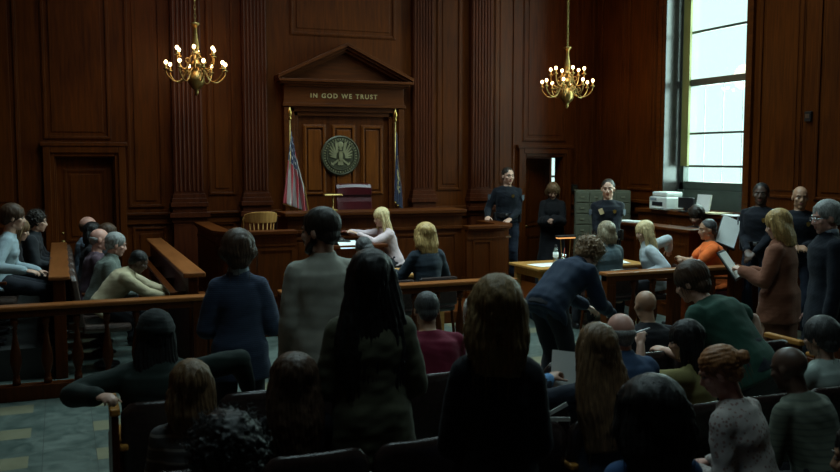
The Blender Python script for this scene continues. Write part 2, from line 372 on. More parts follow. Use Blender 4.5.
# great seal: bronze disc with rings, lettering ticks and an eagle in relief
sx, sz, sr = 3.91, 2.155, .30
seal = empty('wall_seal', (sx, BW - .03, sz), 'round bronze seal with a spread eagle on the wall above the red chair', 'seal')
m = MB(); m.lathe([(sr - .004, .028), (sr, .01), (sr, -.012), (sr - .018, -.024), (sr - .03, -.012), (sr - .075, -.012), (sr - .08, -.022), (sr - .09, -.022), (sr - .095, -.010), (.001, -.014)], (0, 0, 0), 56, 'y')
m.build('disc', BRONZE, seal, smooth=False)
m = MB()
for k in range(40):
    t = 2 * math.pi * k / 40
    M_ = Matrix.Rotation(t, 4, 'Y') @ Matrix.Translation((0, -.016, sr - .053))
    a = MB().box(-.006, -.006, -.014, .006, .006, .014 if k % 3 else .004); a.xf(M_); m.add(a.v, a.f)
m.build('rim_lettering', mottled('bronze_light', (0.30, 0.27, 0.15), 0.4, metal=0.5), seal)
eg = MB()
def flat(pts, d=.012, y0=-.012):
    eg.poly([(x, y0, z) for x, z in pts], (0, -d, 0))
for s in (-1, 1):
    for i in range(7):   # wing feathers
        a0 = R(96 - i * 15); L_ = (.165, .175, .17, .155, .135, .115, .095)[i]
        bx, bz = s * (.045 + .012 * i if i < 3 else .069), .05 - .013 * i
        dx, dz = s * math.cos(a0 if a0 < 3 else a0), math.sin(a0)
        dx = s * abs(math.cos(a0)) if i > 0 else s * .12
        nx, nz = -dz, dx
        flat([(bx + nx * .012, bz + nz * .012), (bx + dx * L_, bz + dz * L_ + .0), (bx + dx * L_ - nx * .018, bz + dz * L_ - nz * .018), (bx - nx * .012, bz - nz * .012)], .01 + .001 * i)
    flat([(s * .02, -.07), (s * .10, -.13), (s * .12, -.11), (s * .03, -.045)], .01)
    flat([(s * .10, -.13), (s * .15, -.09), (s * .145, -.13), (s * .11, -.15)], .008)
flat([(-.026, .065), (.026, .065), (.032, .0), (.026, -.06), (0, -.085), (-.026, -.06), (-.032, .0)], .024)
for i in range(5): flat([(-.022 + .01 * i - .002, .03), (-.022 + .01 * i + .004, .03), (-.022 + .01 * i + .004, -.045), (-.022 + .01 * i - .002, -.045)], .026)
flat([(-.018, .08), (.018, .08), (.02, .115), (.0, .13), (-.022, .118), (-.036, .105), (-.02, .10)], .02)
flat([(-.03, -.08), (.03, -.08), (.045, -.135), (.015, -.145), (0, -.138), (-.015, -.145), (-.045, -.135)], .012)
eg.lathe([(.045, -.010), (.045, -.020), (.036, -.022)], (0, 0, .165), 20, 'y')
eg.build('eagle_relief', MATS['bronze_light'], seal)

# ------------------------------------------------------------------ right wall: window, trims, panels
def tall_window(n, W_, shade):
    y0, y1, z0, z1 = W_; X = RW + .33
    fr = MB(); fr.box(X - .05, y0, z0 + .28, X + .05, y0 + .07, z1); fr.box(X - .05, y1 - .10, z0 + .28, X + .05, y1, z1)
    fr.box(X - .05, y0, z0 + .28, X + .05, y1, z0 + .40); fr.box(X - .05, y0, z1 - .1, X + .05, y1, z1)
    fr.box(X - .07, y0, 3.17, X + .05, y1, 3.27)
    fr.box(X - .10, y0, z0, X + .07, y1, z0 + .28)
    for z in (3.96, 4.7): fr.box(X - .02, y0 + .05, z - .018, X + .02, y1 - .05, z + .018)
    for z in (2.0, 2.48): fr.box(X - .02, y0 + .05, z - .016, X + .02, y1 - .05, z + .016)
    root = struct(fr.build('window_%d' % n, FRAMEM, bevel=.004))
    MB().box(X - .005, y0 + .06, z0 + .38, X + .005, y1 - .08, z1 - .08).build('pane', GLASS, root)
    m = MB()
    for k in range(1, 4):
        yy = y0 + .06 + k * (y1 - y0 - .14) / 4; m.box(X + .012, yy - .005, z0 + .38, X + .02, yy + .005, 3.2)
    m.build('blind_strip', mottled('pale_blind_strip', (.75, .85, .82), .5), root)  # thin bars for the faint vertical blind strips in the lower pane
    if shade: MB().box(X - .10, y1 - .24, 2.0, X - .06, y1 - .09, z1).build('side_channel', FRAMEY, root, bevel=.003)
    # casing and reveal linings, sill
    t = MB()
    for d, a, b in ((.03, 0, .10), (.05, .06, .13)):
        t.box(RW - d, y0 - b, 1.2, RW, y0 - a, z1 + b); t.box(RW - d, y1 + a, 1.2, RW, y1 + b, z1 + b); t.box(RW - d, y0 - a, z1 + a, RW, y1 + a, z1 + b)
    trim(t, WALLY)
    t = MB(); t.box(RW - .02, y1 - .015, z0, RW + .28, y1 + .001, z1); t.box(RW - .02, y0 - .001, z0, RW + .28, y0 + .015, z1)
    trim(t, mottled('varnished_reveal', (.05, .045, .04), .22), 0)
    return root
tall_window(1, W1, True); tall_window(2, W2_ADDED, True)  # the second window is unseen and only added for its light
rp = MB()
def rmold(y0, z0, y1, z1):
    t = MB(); molding(t, 0, z0, y1 - y0, z1, 0); field(t, 0, z0, y1 - y0, z1, 0)
    # wall face at x = RW facing -X: local (x,y,z) -> (RW + y, y0 + x, z)
    t.v = [(RW + p[1], y0 + p[0], p[2]) for p in t.v]; rp.add(t.v, t.f)
for y0, y1 in ((11.30, 12.0), (12.12, 12.78), (8.40, 9.12), (6.75, 8.16), (3.2, 4.5), (.6, 3.0), (-2.3, .4)):
    rmold(y0, 1.62, y1, 6.2); rmold(y0, .32, y1, 1.28)
trim(rp)
cr = MB()
for y0, y1 in ((11.2, BW), (6.55, 9.2), (NW, 4.5)):
    cr.box(RW - .05, y0, 1.36, RW, y1, 1.42); cr.box(RW - .08, y0, 1.42, RW, y1, 1.47)
trim(cr, WALLY)
# small thermostat on the right wall and bronze box on the back wall corner
t = empty('wall_thermostat', (RW - .001, 8.28, 2.62), 'small dark box on the wall panelling right of the tall window', 'thermostat')
MB().box(-.035, -.05, -.06, 0, .05, .06).build('housing', BLACKP, t, bevel=.006); MB().box(-.04, -.03, -.02, -.035, .03, .03).build('dial_plate', STEEL, t)
t = empty('card_reader', (7.99, BW - .001, 1.62), 'small dark box on the wall beside the open doorway', 'card reader')
MB().box(-.06, -.04, -.06, .06, 0, .06).build('housing', BLACKP, t, bevel=.006); MB().box(-.03, -.045, -.03, .03, -.04, .03).build('face_plate', BRONZE, t)
# radiator cabinet under the window with the sill shelf
cab = empty('window_cabinet', (8.28, 10.1, 0), 'low wood cabinet below the tall bright window', 'cabinet')
MB().box(-.13, -1.2, 0, .135, 1.2, 1.31).build('cabinet_body', WALLW, cab, bevel=.005)
MB().box(-.17, -1.24, 1.31, .135, 1.24, 1.365).build('cabinet_top', WALLY, cab, bevel=.006)
m = MB()
for i in range(3):
    t = MB(); molding(t, 0, .2, .72, 1.18, 0, .03, .02); t.v = [(-.13 + p[1], -1.15 + i * .79 + p[0], p[2]) for p in t.v]; m.add(t.v, t.f)
m.build('front_panels', WALLW, cab)
struct(MB().box(RW - .0, 9.36, 1.35, RW + .30, 11.06, 1.375).build('trim_90', WALLY))
# ------------------------------------------------------------------ bar rail between the public and the well
BAL = [(r_ * 1.3, z) for r_, z in [(.026, 0), (.026, .05), (.018, .055), (.024, .075), (.016, .09), (.020, .10), (.033, .16), (.038, .21), (.033, .28), (.020, .38), (.014, .45), (.013, .49), (.022, .50), (.013, .515), (.020, .53), (.024, .545), (.024, .60)]]
def bar_rail(x0, x1, y, label, posts, first=None):
    root = empty('bar_rail', ((x0 + x1) / 2, y, 0), label, 'railing', 'turned wood bar rails across the courtroom')
    cx_ = (x0 + x1) / 2; a, b = x0 - cx_, x1 - cx_
    MB().box(a, -.085, .80, b, .085, .84).build('top_rail', RAILX, root, bevel=.012)
    MB().box(a + .02, -.05, .735, b - .02, .05, .80).build('upper_rail', FURN, root, bevel=.006)
    MB().box(a + .02, -.06, .0, b - .02, .06, .135).build('bottom_rail', FURN, root, bevel=.008)
    px = []
    for p in posts:
        q = p - cx_; px.append(q)
        m = MB().box(q - .06, -.06, 0, q + .06, .06, .80); m.box(q - .07, -.07, 0, q + .07, .07, .16)
        t = MB(); molding(t, q - .04, .22, q + .04, .70, -.06, .012, .006); m.add(t.v, t.f)
        m.build('post', FURN, root, bevel=.004)
    n = max(1, round((b - a) / .262)); src = None
    for i in range(n):
        q = a + (i + .5) * (b - a) / n
        if min([abs(q - z) for z in px] + [9]) < .10: continue
        if src is None: src = MB().lathe([(r_, z + .135) for r_, z in BAL], n=14).build('baluster', FURN, root, smooth=True); o = src
        else: o = src.copy(); COL.objects.link(o); o.parent = root
        o.location = (q, 0, 0)
    return root
bar_rail(-1.55, 1.24, 8.43, 'left turned wood rail in front of the jury seats, warm pale top', [1.17, -1.48])
bar_rail(1.93, 4.50, 8.43, 'middle turned wood rail behind the dark suited pair at their table', [1.99, 4.43])
bar_rail(5.62, 7.56, 8.43, 'right turned wood rail behind the prisoner in orange', [5.70, 6.6, 7.49])
gate = empty('rail_gate', (1.28, 8.45, 0), 'low wooden gate standing open at the end of the left rail', 'gate')
MB().box(-.02, 0, .10, .02, .60, .74).build('gate_panel', FURN, gate, bevel=.006)
MB().box(-.035, -.01, .74, .035, .62, .78).build('gate_top', FURN, gate, bevel=.006)

# ------------------------------------------------------------------ jury box at the left
j = empty('jury_rail', (1.17, 10.7, 0), 'wooden front of the jury box with a broad paler ledge, right of the jurors', 'partition')
MB().box(-.05, -1.95, 0, .04, 1.95, .97).build('panel', FURN, j, bevel=.004)
MB().box(-.10, -2.0, .97, .11, 2.0, 1.02).build('ledge', RAILY, j, bevel=.012)
MB().box(-.22, -1.9, .80, -.15, 1.9, .83).build('inner_rail', FURN, j, bevel=.008)
for yy in (-1.7, -.6, .5, 1.7): MB().box(-.2, yy - .02, .70, -.05, yy + .02, .80).build('bracket', FURN, j)
m = MB()
for i in range(4):
    t = MB(); molding(t, 0, .2, .82, .85, 0, .03, .015)
    t.v = [(.04 - p[1], -1.85 + i * .94 + p[0], p[2]) for p in t.v]; m.add(t.v, t.f)
m.build('front_panels', FURN, j)
j = empty('jury_box_divider', (-.035, 10.9, 0), 'wooden divider with flat paler top between the two rows of jurors', 'partition')
MB().box(-.06, -1.8, 0, .05, 1.8, .96).build('panel', FURN, j, bevel=.004)
MB().box(-.10, -1.85, .96, .095, 1.85, 1.0).build('ledge', RAILY, j, bevel=.012)
tier = MB(); tier.box(LW, 9.2, 0, -.11, BW, .30)
struct(tier.build('floor_jury_tier', mottled('dark_carpet', (.02, .021, .019), .9)))

def jury_chair_mesh(root):
    MB().box(-.24, -.22, .40, .24, .24, .48).build('seat', BROWNL, root, bevel=.03)
    b = MB(); n = 8; v = []; 
    for k in range(n + 1):
        t = -1 + 2 * k / n; x = .23 * t; yb = -.22 - .03 * (1 - t * t)
        top = 1.0 - .07 * abs(t) ** 4
        v += [(x, yb + .03, .47), (x, yb - .03, .47), (x, yb - .09, top), (x, yb - .04, top)]
    f = []
    for k in range(n):
        a = k * 4; f += [(a, a + 1, a + 5, a + 4), (a + 1, a + 2, a + 6, a + 5), (a + 2, a + 3, a + 7, a + 6), (a + 3, a, a + 4, a + 7)]
    f += [(0, 3, 2, 1), (n * 4, n * 4 + 1, n * 4 + 2, n * 4 + 3)]
    b.add(v, f); b.build('backrest', BROWNL, root, bevel=.012, smooth=False)
    for s in (-1, 1): MB().box(s * .26 - .02, -.2, .62, s * .26 + .02, .16, .65).box(s * .26 - .012, -.02, .44, s * .26 + .012, .02, .62).build('armrest', FURN, root, bevel=.008)
    MB().lathe([(.03, .06), (.03, .40)], n=12).lathe([(.13, .04), (.12, .06), (.03, .09)], n=16).build('pedestal', BLACKP, root)
    return root
JY = [9.42, 10.0, 10.58, 11.16, 11.74, 12.32]
JL = ['nearest brown leather juror chair, under the man in the tan jacket', 'brown leather juror chair under the grey haired man', 'brown leather juror chair under the bald juror in the middle of the row',
      'brown leather juror chair under the brown haired juror', 'brown leather juror chair second from the wall, under the dark haired juror', 'brown leather juror chair nearest the wall, under the bald juror at the far end']
jc = None
for yy, lab in zip(JY, JL):
    if jc is None: jc = empty('juror_chair', (.38, yy, 0), lab, 'chair', 'brown juror chairs', R(-90)); jury_chair_mesh(jc); o = jc
    else: o = copy_tree(jc); o.location = (.38, yy, 0); o['label'] = lab
for yy, lab in ((9.50, 'brown chair in the back juror row under the woman in light blue'), (10.07, 'brown chair in the back juror row under the woman with light hair'), (10.64, 'brown chair in the back juror row under the dark curly haired man'), (11.4, 'brown chair in the back juror row, farthest toward the wall')):
    o = copy_tree(jc); o.location = (-.66, yy, .30); o['label'] = lab

# ------------------------------------------------------------------ bench, witness box, side desk
struct(MB().box(1.4, 10.35, 0, 6.9, BW, .15).build('floor_dais', FURN, bevel=.01))
struct(MB().box(2.72, 11.45, .15, 5.2, BW, .55).build('floor_bench_dais', FURN))
jb = empty('judge_bench', (3.965, 11.35, .10), 'long dark judge bench with a wide top below the bronze seal', 'judge bench')
MB().box(-1.24, -.02, 0, 1.24, .07, 1.24).build('front', FURN, jb, bevel=.004)
for s in (-1, 1): MB().box(s * 1.21 - .03, .07, 0, s * 1.21 + .03, 1.0, 1.24).build('side_panel', FURN, jb, bevel=.004)
m = MB(); m.box(-1.29, -.09, 1.26, 1.29, .42, 1.31); m.box(-1.26, -.06, 1.22, 1.26, .3, 1.26); m.build('worktop', WALLX, jb, bevel=.008)
m = MB()
for i in range(5):
    t = MB(); molding(t, -1.16 + i * .47, .12, -.72 + i * .47, .98, -.02, .028, .014); field(t, -1.16 + i * .47, .12, -.72 + i * .47, .98, -.02, .06, .01); m.add(t.v, t.f)
m.box(-1.25, -.05, 0, 1.25, -.02, .08); m.box(-1.25, -.05, 1.04, 1.25, -.02, 1.08)
m.build('front_panels', FURN, jb, bevel=.003)

def curved_box(root, pts, z0, z1, top_over, mat, topmat, thick=.06):
    """upright panel following pts in plan (open polyline), plus a curved top"""
    P = [Vector((x, y, 0)) for x, y in pts]; n = len(P); N_ = []
    for i in range(n):
        d = (P[min(i + 1, n - 1)] - P[max(i - 1, 0)]).normalized(); N_.append(Vector((-d.y, d.x, 0)))
    def band(a, b, za, zb):
        v = []; f = []
        for p, q in zip(P, N_):
            v += [p + q * a + Vector((0, 0, za)), p + q * b + Vector((0, 0, za)), p + q * b + Vector((0, 0, zb)), p + q * a + Vector((0, 0, zb))]
        for i in range(n - 1):
            k = i * 4; f += [(k, k + 1, k + 5, k + 4), (k + 1, k + 2, k + 6, k + 5), (k + 2, k + 3, k + 7, k + 6), (k + 3, k, k + 4, k + 7)]
        f += [(0, 3, 2, 1), tuple(range((n - 1) * 4, n * 4))]
        return v, f
    m = MB(); m.add(*band(0, thick, z0, z1)); m.build('panel', mat, root)
    m = MB(); m.add(*band(-.05, .16 + top_over, z1, z1 + .045)); m.add(*band(-.025, .08, z1 - .03, z1)); m.build('top', topmat, root, bevel=.006)
    m = MB(); m.add(*band(-.03, 0, z0, z0 + .10)); m.add(*band(-.014, 0, z1 - .14, z1 - .12)); m.add(*band(-.014, 0, z0 + .2, z0 + .22))
    m.build('moulding', mat, root)
def arc(cx_, cy, r_, a0, a1, n=14): return [(cx_ + r_ * math.cos(R(a0 + (a1 - a0) * i / n)), cy + r_ * math.sin(R(a0 + (a1 - a0) * i / n))) for i in range(n + 1)]
wb = empty('witness_box', (2.16, 10.6, .15), 'dark curved witness box holding a slatted wooden chair, left of the bench', 'witness box')
pts = [(-.42, 1.9)] + arc(-.02, .40, .40, 180, 270, 10) + [(.50, 0)]
curved_box(wb, pts, 0, 1.05, 0, FURN, WALLX)
m = MB()
t = MB(); molding(t, .02, .28, .46, .88, 0, .028, .014); m.add(t.v, t.f); m.build('front_panel', FURN, wb)
MB().box(-.34, .12, 0, .49, 1.75, .12).build('raised_floor', FURN, wb)
sd = empty('side_desk', (5.85, 11.2, .15), 'curved dark desk beside the judge bench, in front of the tall officer', 'desk')
pts = [(-.62, 0)] + arc(-.22, .42, .42, 270, 360, 10) + [(.20, 1.0)]
curved_box(sd, pts, 0, .98, .04, FURN, WALLX)
m = MB(); t = MB(); molding(t, -.52, .25, -.24, .82, 0, .025, .012); m.add(t.v, t.f); m.build('front_panel', FURN, sd)
MB().box(.02, -.005 + .06, .84, .10, .075, .86).build('card_slot', STEEL, sd)

# witness chair: oak armchair with a curved back rail and slats
wc = empty('slatted_armchair', (2.30, 11.05, .27), 'pale oak slat back armchair standing in the witness box', 'chair'); wc.scale = (.76, .76, 1.02)
def bow(z, r_, a0, a1, n=14, ry=None): return [(r_ * math.cos(R(a0 + (a1 - a0) * i / n)), (ry or r_) * math.sin(R(a0 + (a1 - a0) * i / n)), z(i / n) if callable(z) else z) for i in range(n + 1)]
MB().lathe([(.23, .44), (.245, .455), (.24, .48), (.1, .475)], n=24).build('seat', CHAIRW, wc)
# chair faces the camera side (-Y); its back stands toward +Y?  it is seen from the front of the box, back rail toward the camera
m = MB(); v = []; n = 16
for i in range(n + 1):
    a = R(200 + 140 * i / n); t = abs(i / n - .5) * 2
    for rr, z in ((.25, 1.03), (.275, 1.03), (.295, 1.17 - .05 * t ** 3), (.27, 1.17 - .05 * t ** 3)): v.append((rr * math.cos(a), rr * math.sin(a), z))
fcs = []
for i in range(n): k = i * 4; fcs += [(k, k + 1, k + 5, k + 4), (k + 1, k + 2, k + 6, k + 5), (k + 2, k + 3, k + 7, k + 6), (k + 3, k, k + 4, k + 7)]
fcs += [(0, 3, 2, 1), (n * 4, n * 4 + 1, n * 4 + 2, n * 4 + 3)]
m.add(v, fcs).build('back_rail', CHAIRW, wc, bevel=.008)
for i in range(7):
    a = R(222 + 96 * i / 6)
    MB().tube([(.20 * math.cos(a), .20 * math.sin(a), .47), (.24 * math.cos(a), .24 * math.sin(a), .8), (.262 * math.cos(a), .262 * math.sin(a), 1.05)], .011, 8).build('slat', CHAIRW, wc, smooth=True)
for s in (-1, 1):
    a0 = 200 if s < 0 else 340
    p0 = (.262 * math.cos(R(a0)), .262 * math.sin(R(a0)), 1.12)
    MB().tube([p0, (s * .275, -.02, 1.05), (s * .28, .06, .90), (s * .28, .14, .72), (s * .28, .20, .69)], [.018, .02, .02, .022, .022], 10).build('arm', DARKL if s > 0 else CHAIRW, wc, smooth=True)
    MB().tube([(s * .25, .18, .47), (s * .28, .19, .69)], .014, 8).build('arm_post', CHAIRW, wc, smooth=True)
    for t in (-1, 1): MB().tube([(s * .17, t * .16, .45), (s * .22, t * .21, 0)], [.022, .016], 10).build('leg', CHAIRW, wc, smooth=True)

# judge's red leather chair
rc = empty('leather_chair', (3.92, 12.05, .57), 'oxblood red leather high back chair behind the judge bench', 'chair', rz=R(-6))
MB().box(-.27, -.26, .40, .27, .26, .52).build('seat', REDL, rc, bevel=.04)
bk = MB(); v = []; n = 10
for k in range(n + 1):
    t = -1 + 2 * k / n; x = .26 * t; yb = .26 + .04 * (1 - t * t)
    for z, d in ((.50, .05), (.62, .07), (.92, .06), (.99, .045), (1.02, .075), (1.13, .08), (1.18, .05)):
        v.append((x * (1 if z < .9 else 1.0), yb - d + (z - .5) * .12, z - (.015 * t * t if z > 1.1 else 0)))
    for z in (1.18, .50): v.append((x, yb + .06 + (z - .5) * .12, z))
fcs = []; q = 9
for k in range(n):
    for i in range(q): fcs.append((k * q + i, k * q + (i + 1) % q, (k + 1) * q + (i + 1) % q, (k + 1) * q + i))
fcs += [tuple(range(q))[::-1], tuple(range(n * q, n * q + q))]
bk.add(v, fcs).build('backrest', REDL, rc, bevel=.014, smooth=False)
for s in (-1, 1): MB().box(s * .30 - .035, -.2, .66, s * .30 + .035, .2, .72).box(s * .30 - .02, -.03, .45, s * .30 + .02, .03, .66).build('armrest', REDL, rc, bevel=.015)
MB().lathe([(.03, .06), (.03, .40)], n=12).build('pedestal', BLACKP, rc)
for k in range(5):
    a = 2 * math.pi * k / 5; MB().tube([(0, 0, .1), (.26 * math.cos(a), .26 * math.sin(a), .07)], [.03, .018], 8).ball((.26 * math.cos(a), .26 * math.sin(a), .035), .034, 10).build('caster_leg', BLACKP, rc)

# brass banker lamp on the bench top
bl_ = empty('desk_lamp', (3.42, 11.62, 1.41), 'small brass desk lamp standing on the judge bench beside the red chair', 'lamp')
MB().lathe([(.07, 0), (.07, .012), (.05, .02), (.012, .03), (.010, .10), (.018, .115), (.010, .13), (.010, .21)], n=16).build('lamp_base', BRASS, bl_, smooth=True)
m = MB(); v = []
for i in range(11):
    for k in range(9):
        a = R(180 * k / 8); xx = -.13 + .26 * i / 10; v.append((xx, .045 * math.cos(a), .20 + .032 * math.sin(a)))
m.add(v, [(i * 9 + k, i * 9 + k + 1, (i + 1) * 9 + k + 1, (i + 1) * 9 + k) for i in range(10) for k in range(8)])
sh = m.build('lamp_shade', BRASS, bl_, smooth=True); so = sh.modifiers.new('thick', 'SOLIDIFY'); so.thickness = .004

# ------------------------------------------------------------------ flags
def flag_mat(kind):
    m, nt, b = nodes_of('flag_' + kind); N = nt.nodes.new; L = nt.links.new
    uv = N('ShaderNodeUVMap'); sp = N('ShaderNodeSeparateXYZ'); L(uv.outputs[0], sp.inputs[0])
    b.inputs['Roughness'].default_value = .7; setin(b, 'Sheen Weight', .3)
    def M(op, a, bb=None):
        n = N('ShaderNodeMath'); n.operation = op
        for i, v in enumerate((a, bb)):
            if v is None: continue
            if isinstance(v, (int, float)): n.inputs[i].default_value = v
            else: L(v, n.inputs[i])
        return n.outputs[0]
    def mix(f, a, c):
        n = N('ShaderNodeMix'); n.data_type = 'RGBA'; L(f, n.inputs[0])
        for i, v in ((6, a), (7, c)):
            if isinstance(v, tuple): n.inputs[i].default_value = v
            else: L(v, n.inputs[i])
        return n.outputs[2]
    if kind == 'usa':
        st = M('LESS_THAN', M('FRACT', M('ADD', M('MULTIPLY', sp.outputs[0], 4.2), M('MULTIPLY', sp.outputs[1], .5))), .5)
        c = mix(st, (.50, .47, .44, 1), (.34, .010, .018, 1))
        can = M('MULTIPLY', M('LESS_THAN', sp.outputs[0], .72), M('GREATER_THAN', sp.outputs[1], .60))
        # stars: a grid of small dots
        gx = M('SUBTRACT', M('FRACT', M('MULTIPLY', sp.outputs[0], 14.3)), .5); gy = M('SUBTRACT', M('FRACT', M('MULTIPLY', sp.outputs[1], 9.3)), .5)
        d = M('ADD', M('MULTIPLY', gx, gx), M('MULTIPLY', gy, gy)); star = M('LESS_THAN', d, .06)
        blue = mix(star, (.012, .02, .075, 1), (.6, .6, .6, 1))
        c = mix(can, c, blue)
    else:
        dx = M('SUBTRACT', sp.outputs[0], .5); dy = M('SUBTRACT', sp.outputs[1], .45)
        d = M('ADD', M('MULTIPLY', dx, dx), M('MULTIPLY', dy, dy))
        n = N('ShaderNodeTexNoise'); n.inputs['Scale'].default_value = 9; L(uv.outputs[0], n.inputs['Vector'])
        e = M('MULTIPLY', M('LESS_THAN', d, .06), M('GREATER_THAN', n.outputs['Fac'], .52))
        c = mix(e, (.008, .014, .06, 1), (.5, .40, .16, 1))
    L(c, b.inputs['Base Color']); return m
def flag(loc, label, kind, seed, width):
    root = empty('flag', loc, label, 'flag')
    MB().lathe([(.13, 0), (.13, .03), (.05, .06), (.03, .09)], n=24).build('base', BRASS, root, smooth=True)
    MB().tube([(0, 0, .05), (0, 0, 2.12)], .014, 10).build('pole', BRASS, root, smooth=True)
    MB().lathe([(.012, 2.10), (.026, 2.12), (.012, 2.15), (.022, 2.17), (.030, 2.20), (.020, 2.24), (.004, 2.29)], n=14).build('finial', GOLD, root, smooth=True)
    # cloth hangs in folds: u across the fly (gathered), v down the hoist
    rnd = random.Random(seed); nu, nv = 60, 40; v = []; f = []; uvs = []
    for jv in range(nv + 1):
        t = jv / nv                        # 0 top .. 1 bottom
        for iu in range(nu + 1):
            s = iu / nu
            spread = (.30 if kind == 'usa' else .05) + (.70 if kind == 'usa' else .95) * min(1, t * 1.6 + .12)
            fold = math.sin(s * math.pi * 7 + 1.3 * t + seed) * .055 * (0.35 + .65 * t) + math.sin(s * 23 + t * 4) * .01
            x = .012 + width * spread * (s ** .8) * (.55 + .45 * t) - (.13 if kind == 'usa' else .04) * t * (1 - s)
            drop = 1.95 - t * 1.02 - s * (.30 * (1 - t * .55)) * 1.15
            v.append((x, -.02 - fold * (.4 + s), drop)); uvs.append((s, 1 - t))
    for jv in range(nv):
        for iu in range(nu): a = jv * (nu + 1) + iu; f.append((a, a + 1, a + nu + 2, a + nu + 1))
    me = bpy.data.meshes.new('cloth'); me.from_pydata(v, [], f); l = me.uv_layers.new(name='UVMap')
    for lp in me.loops: l.data[lp.index].uv = uvs[lp.vertex_index]
    me.materials.append(flag_mat(kind)); me.shade_smooth()
    o = bpy.data.objects.new('cloth', me); COL.objects.link(o); o.parent = root
    so = o.modifiers.new('thick', 'SOLIDIFY'); so.thickness = .004
    fr = MB().tube([v[iu + nv * (nu + 1)] for iu in range(nu + 1)] , .009, 6); fr.tube([v[nu + jv * (nu + 1)] for jv in range(nv + 1)], .009, 6)
    fr.build('fringe', GOLD, root)
    return root
flag((3.02, 12.35, .55), 'red and white striped flag with star canton hanging left of the bench', 'usa', 2, .24)
flag((4.60, 12.35, .55), 'dark blue flag with a gold emblem hanging right of the red chair', 'navy', 5, .07)

# ------------------------------------------------------------------ clerk desk with court machine, counsel tables
cd = empty('clerk_desk', (3.35, 10.78, .15), 'small raised desk in front of the judge bench carrying the black machine', 'desk')
MB().box(-.46, -.28, .85, .46, .28, .89).build('worktop', WALLX, cd, bevel=.006)
MB().box(-.42, -.24, 0, .42, -.20, .85).build('front', FURN, cd, bevel=.004)
for s in (-1, 1): MB().box(s * .42 - .02, -.20, 0, s * .42 + .02, .24, .85).build('side_panel', FURN, cd)
mc = empty('office_machine', (3.16, 10.72, 1.04), 'black rounded court machine under the hands of the woman in pale pink', 'machine')  # black machine worked by the court reporter
MB().box(-.20, -.12, 0, .20, .12, .05).build('housing', BLACKP, mc, bevel=.02)
MB().ball((0, .02, .055), (.15, .09, .05), 16).build('cover', BLACKP, mc, smooth=True)
m = MB()
for i in range(6):
    for k in range(3): m.box(-.13 + i * .05, -.11 + k * .028, .05, -.095 + i * .05, -.09 + k * .028, .058)
m.build('keys', STEEL, mc)
def sheet(name, loc, sx_, sy_, rz, label, mat=PAPER, group=None, tilt=(0, 0), th=.004, n=1):
    m = MB(); rnd = random.Random(int(loc[0] * 100))
    v = []; f = []; k = 6
    o_ = MB().box(-sx_ / 2, -sy_ / 2, 0, sx_ / 2, sy_ / 2, th)
    ob = o_.build(name, mat, bevel=.001); ob.location = loc; ob.rotation_euler = (tilt[0], tilt[1], rz)
    return tag(ob, label, 'paper' if mat is PAPER else 'folder', group)
s_ = sheet('document', (3.30, 10.56, 1.045), .24, .17, .05, 'white document propped on the clerk desk in front of the black machine', tilt=(R(30), 0))
def table(x0, y0, x1, y1, label, h=.76):
    root = empty('counsel_table', ((x0 + x1) / 2, (y0 + y1) / 2, 0), label, 'table'); a, b = (x1 - x0) / 2, (y1 - y0) / 2
    MB().box(-a, -b, h - .035, a, b, h).build('tabletop', TABLEW, root, bevel=.008)
    MB().box(-a + .06, -b + .06, h - .13, a - .06, -b + .09, h - .035).box(-a + .06, b - .09, h - .13, a - .06, b - .06, h - .035).box(-a + .06, -b + .06, h - .13, -a + .09, b - .06, h - .035).box(a - .09, -b + .06, h - .13, a - .06, b - .06, h - .035).build('apron', TABLEW, root, bevel=.003)
    for s in (-1, 1):
        for t in (-1, 1): MB().box(s * (a - .09) - .035, t * (b - .09) - .035, 0, s * (a - .09) + .035, t * (b - .09) + .035, h - .035).build('leg', TABLEW, root, bevel=.006)
    return root
table(2.42, 9.62, 4.28, 10.30, 'oak counsel table in front of the dark suited pair')
table(5.42, 9.50, 7.05, 10.32, 'honey coloured oak counsel table with papers and a bottle')
for i, (x, y, rz, sx_, sy_, lab) in enumerate([(3.86, 9.86, .2, .30, .22, 'white papers spread before the blonde woman in the dark jacket'), (3.62, 9.92, -.4, .22, .30, 'white sheet lying beside the blonde woman\'s papers'), (4.02, 9.78, .5, .22, .3, 'white sheet at the right elbow of the seated blonde woman'),
      (5.72, 9.85, .15, .4, .3, 'broad pale sheet near the left end of the right counsel table'), (6.12, 9.78, .3, .3, .21, 'pale sheet in front of the plastic bottle'), (6.72, 9.72, -.3, .22, .3, 'white sheet in front of the woman in the pale jacket'), (7.2, 9.2, 0, 0, 0, '')]):
    if sx_: sheet('paper_sheet', (x, y, .761 + .0045 * (i % 3)), sx_, sy_, rz, lab)
# bottle and glass, low lamp with an orange lit rim
bt = empty('water_bottle', (5.93, 9.98, .762), 'clear plastic water bottle with dark cap on the right counsel table', 'bottle')
MB().lathe([(.034, 0), (.036, .01), (.035, .06), (.033, .065), (.036, .07), (.036, .15), (.030, .18), (.014, .205), (.013, .215)], n=18).build('body', CLEARG, bt, smooth=True)
MB().lathe([(.016, .212), (.016, .235), (.012, .238)], n=14).build('cap', BLACKP, bt)
MB().lathe([(.0368, .08), (.0368, .14)], n=18).build('paper_band', PAPER, bt, smooth=True)
gl = empty('drinking_glass', (6.06, 10.0, .762), 'clear drinking glass with a red straw beside the water bottle', 'glass')
MB().lathe([(.028, 0), (.034, .11), (.032, .11), (.026, .006)], n=18).build('cup', CLEARG, gl, smooth=True)
MB().tube([(-.01, 0, .01), (.02, .005, .19)], .004, 8).build('straw', mottled('red_straw', (.6, .12, .08), .5), gl)
dl = empty('table_lamp', (6.16, 10.12, .762), 'low table lamp with black flat hood and orange glow underneath', 'lamp')
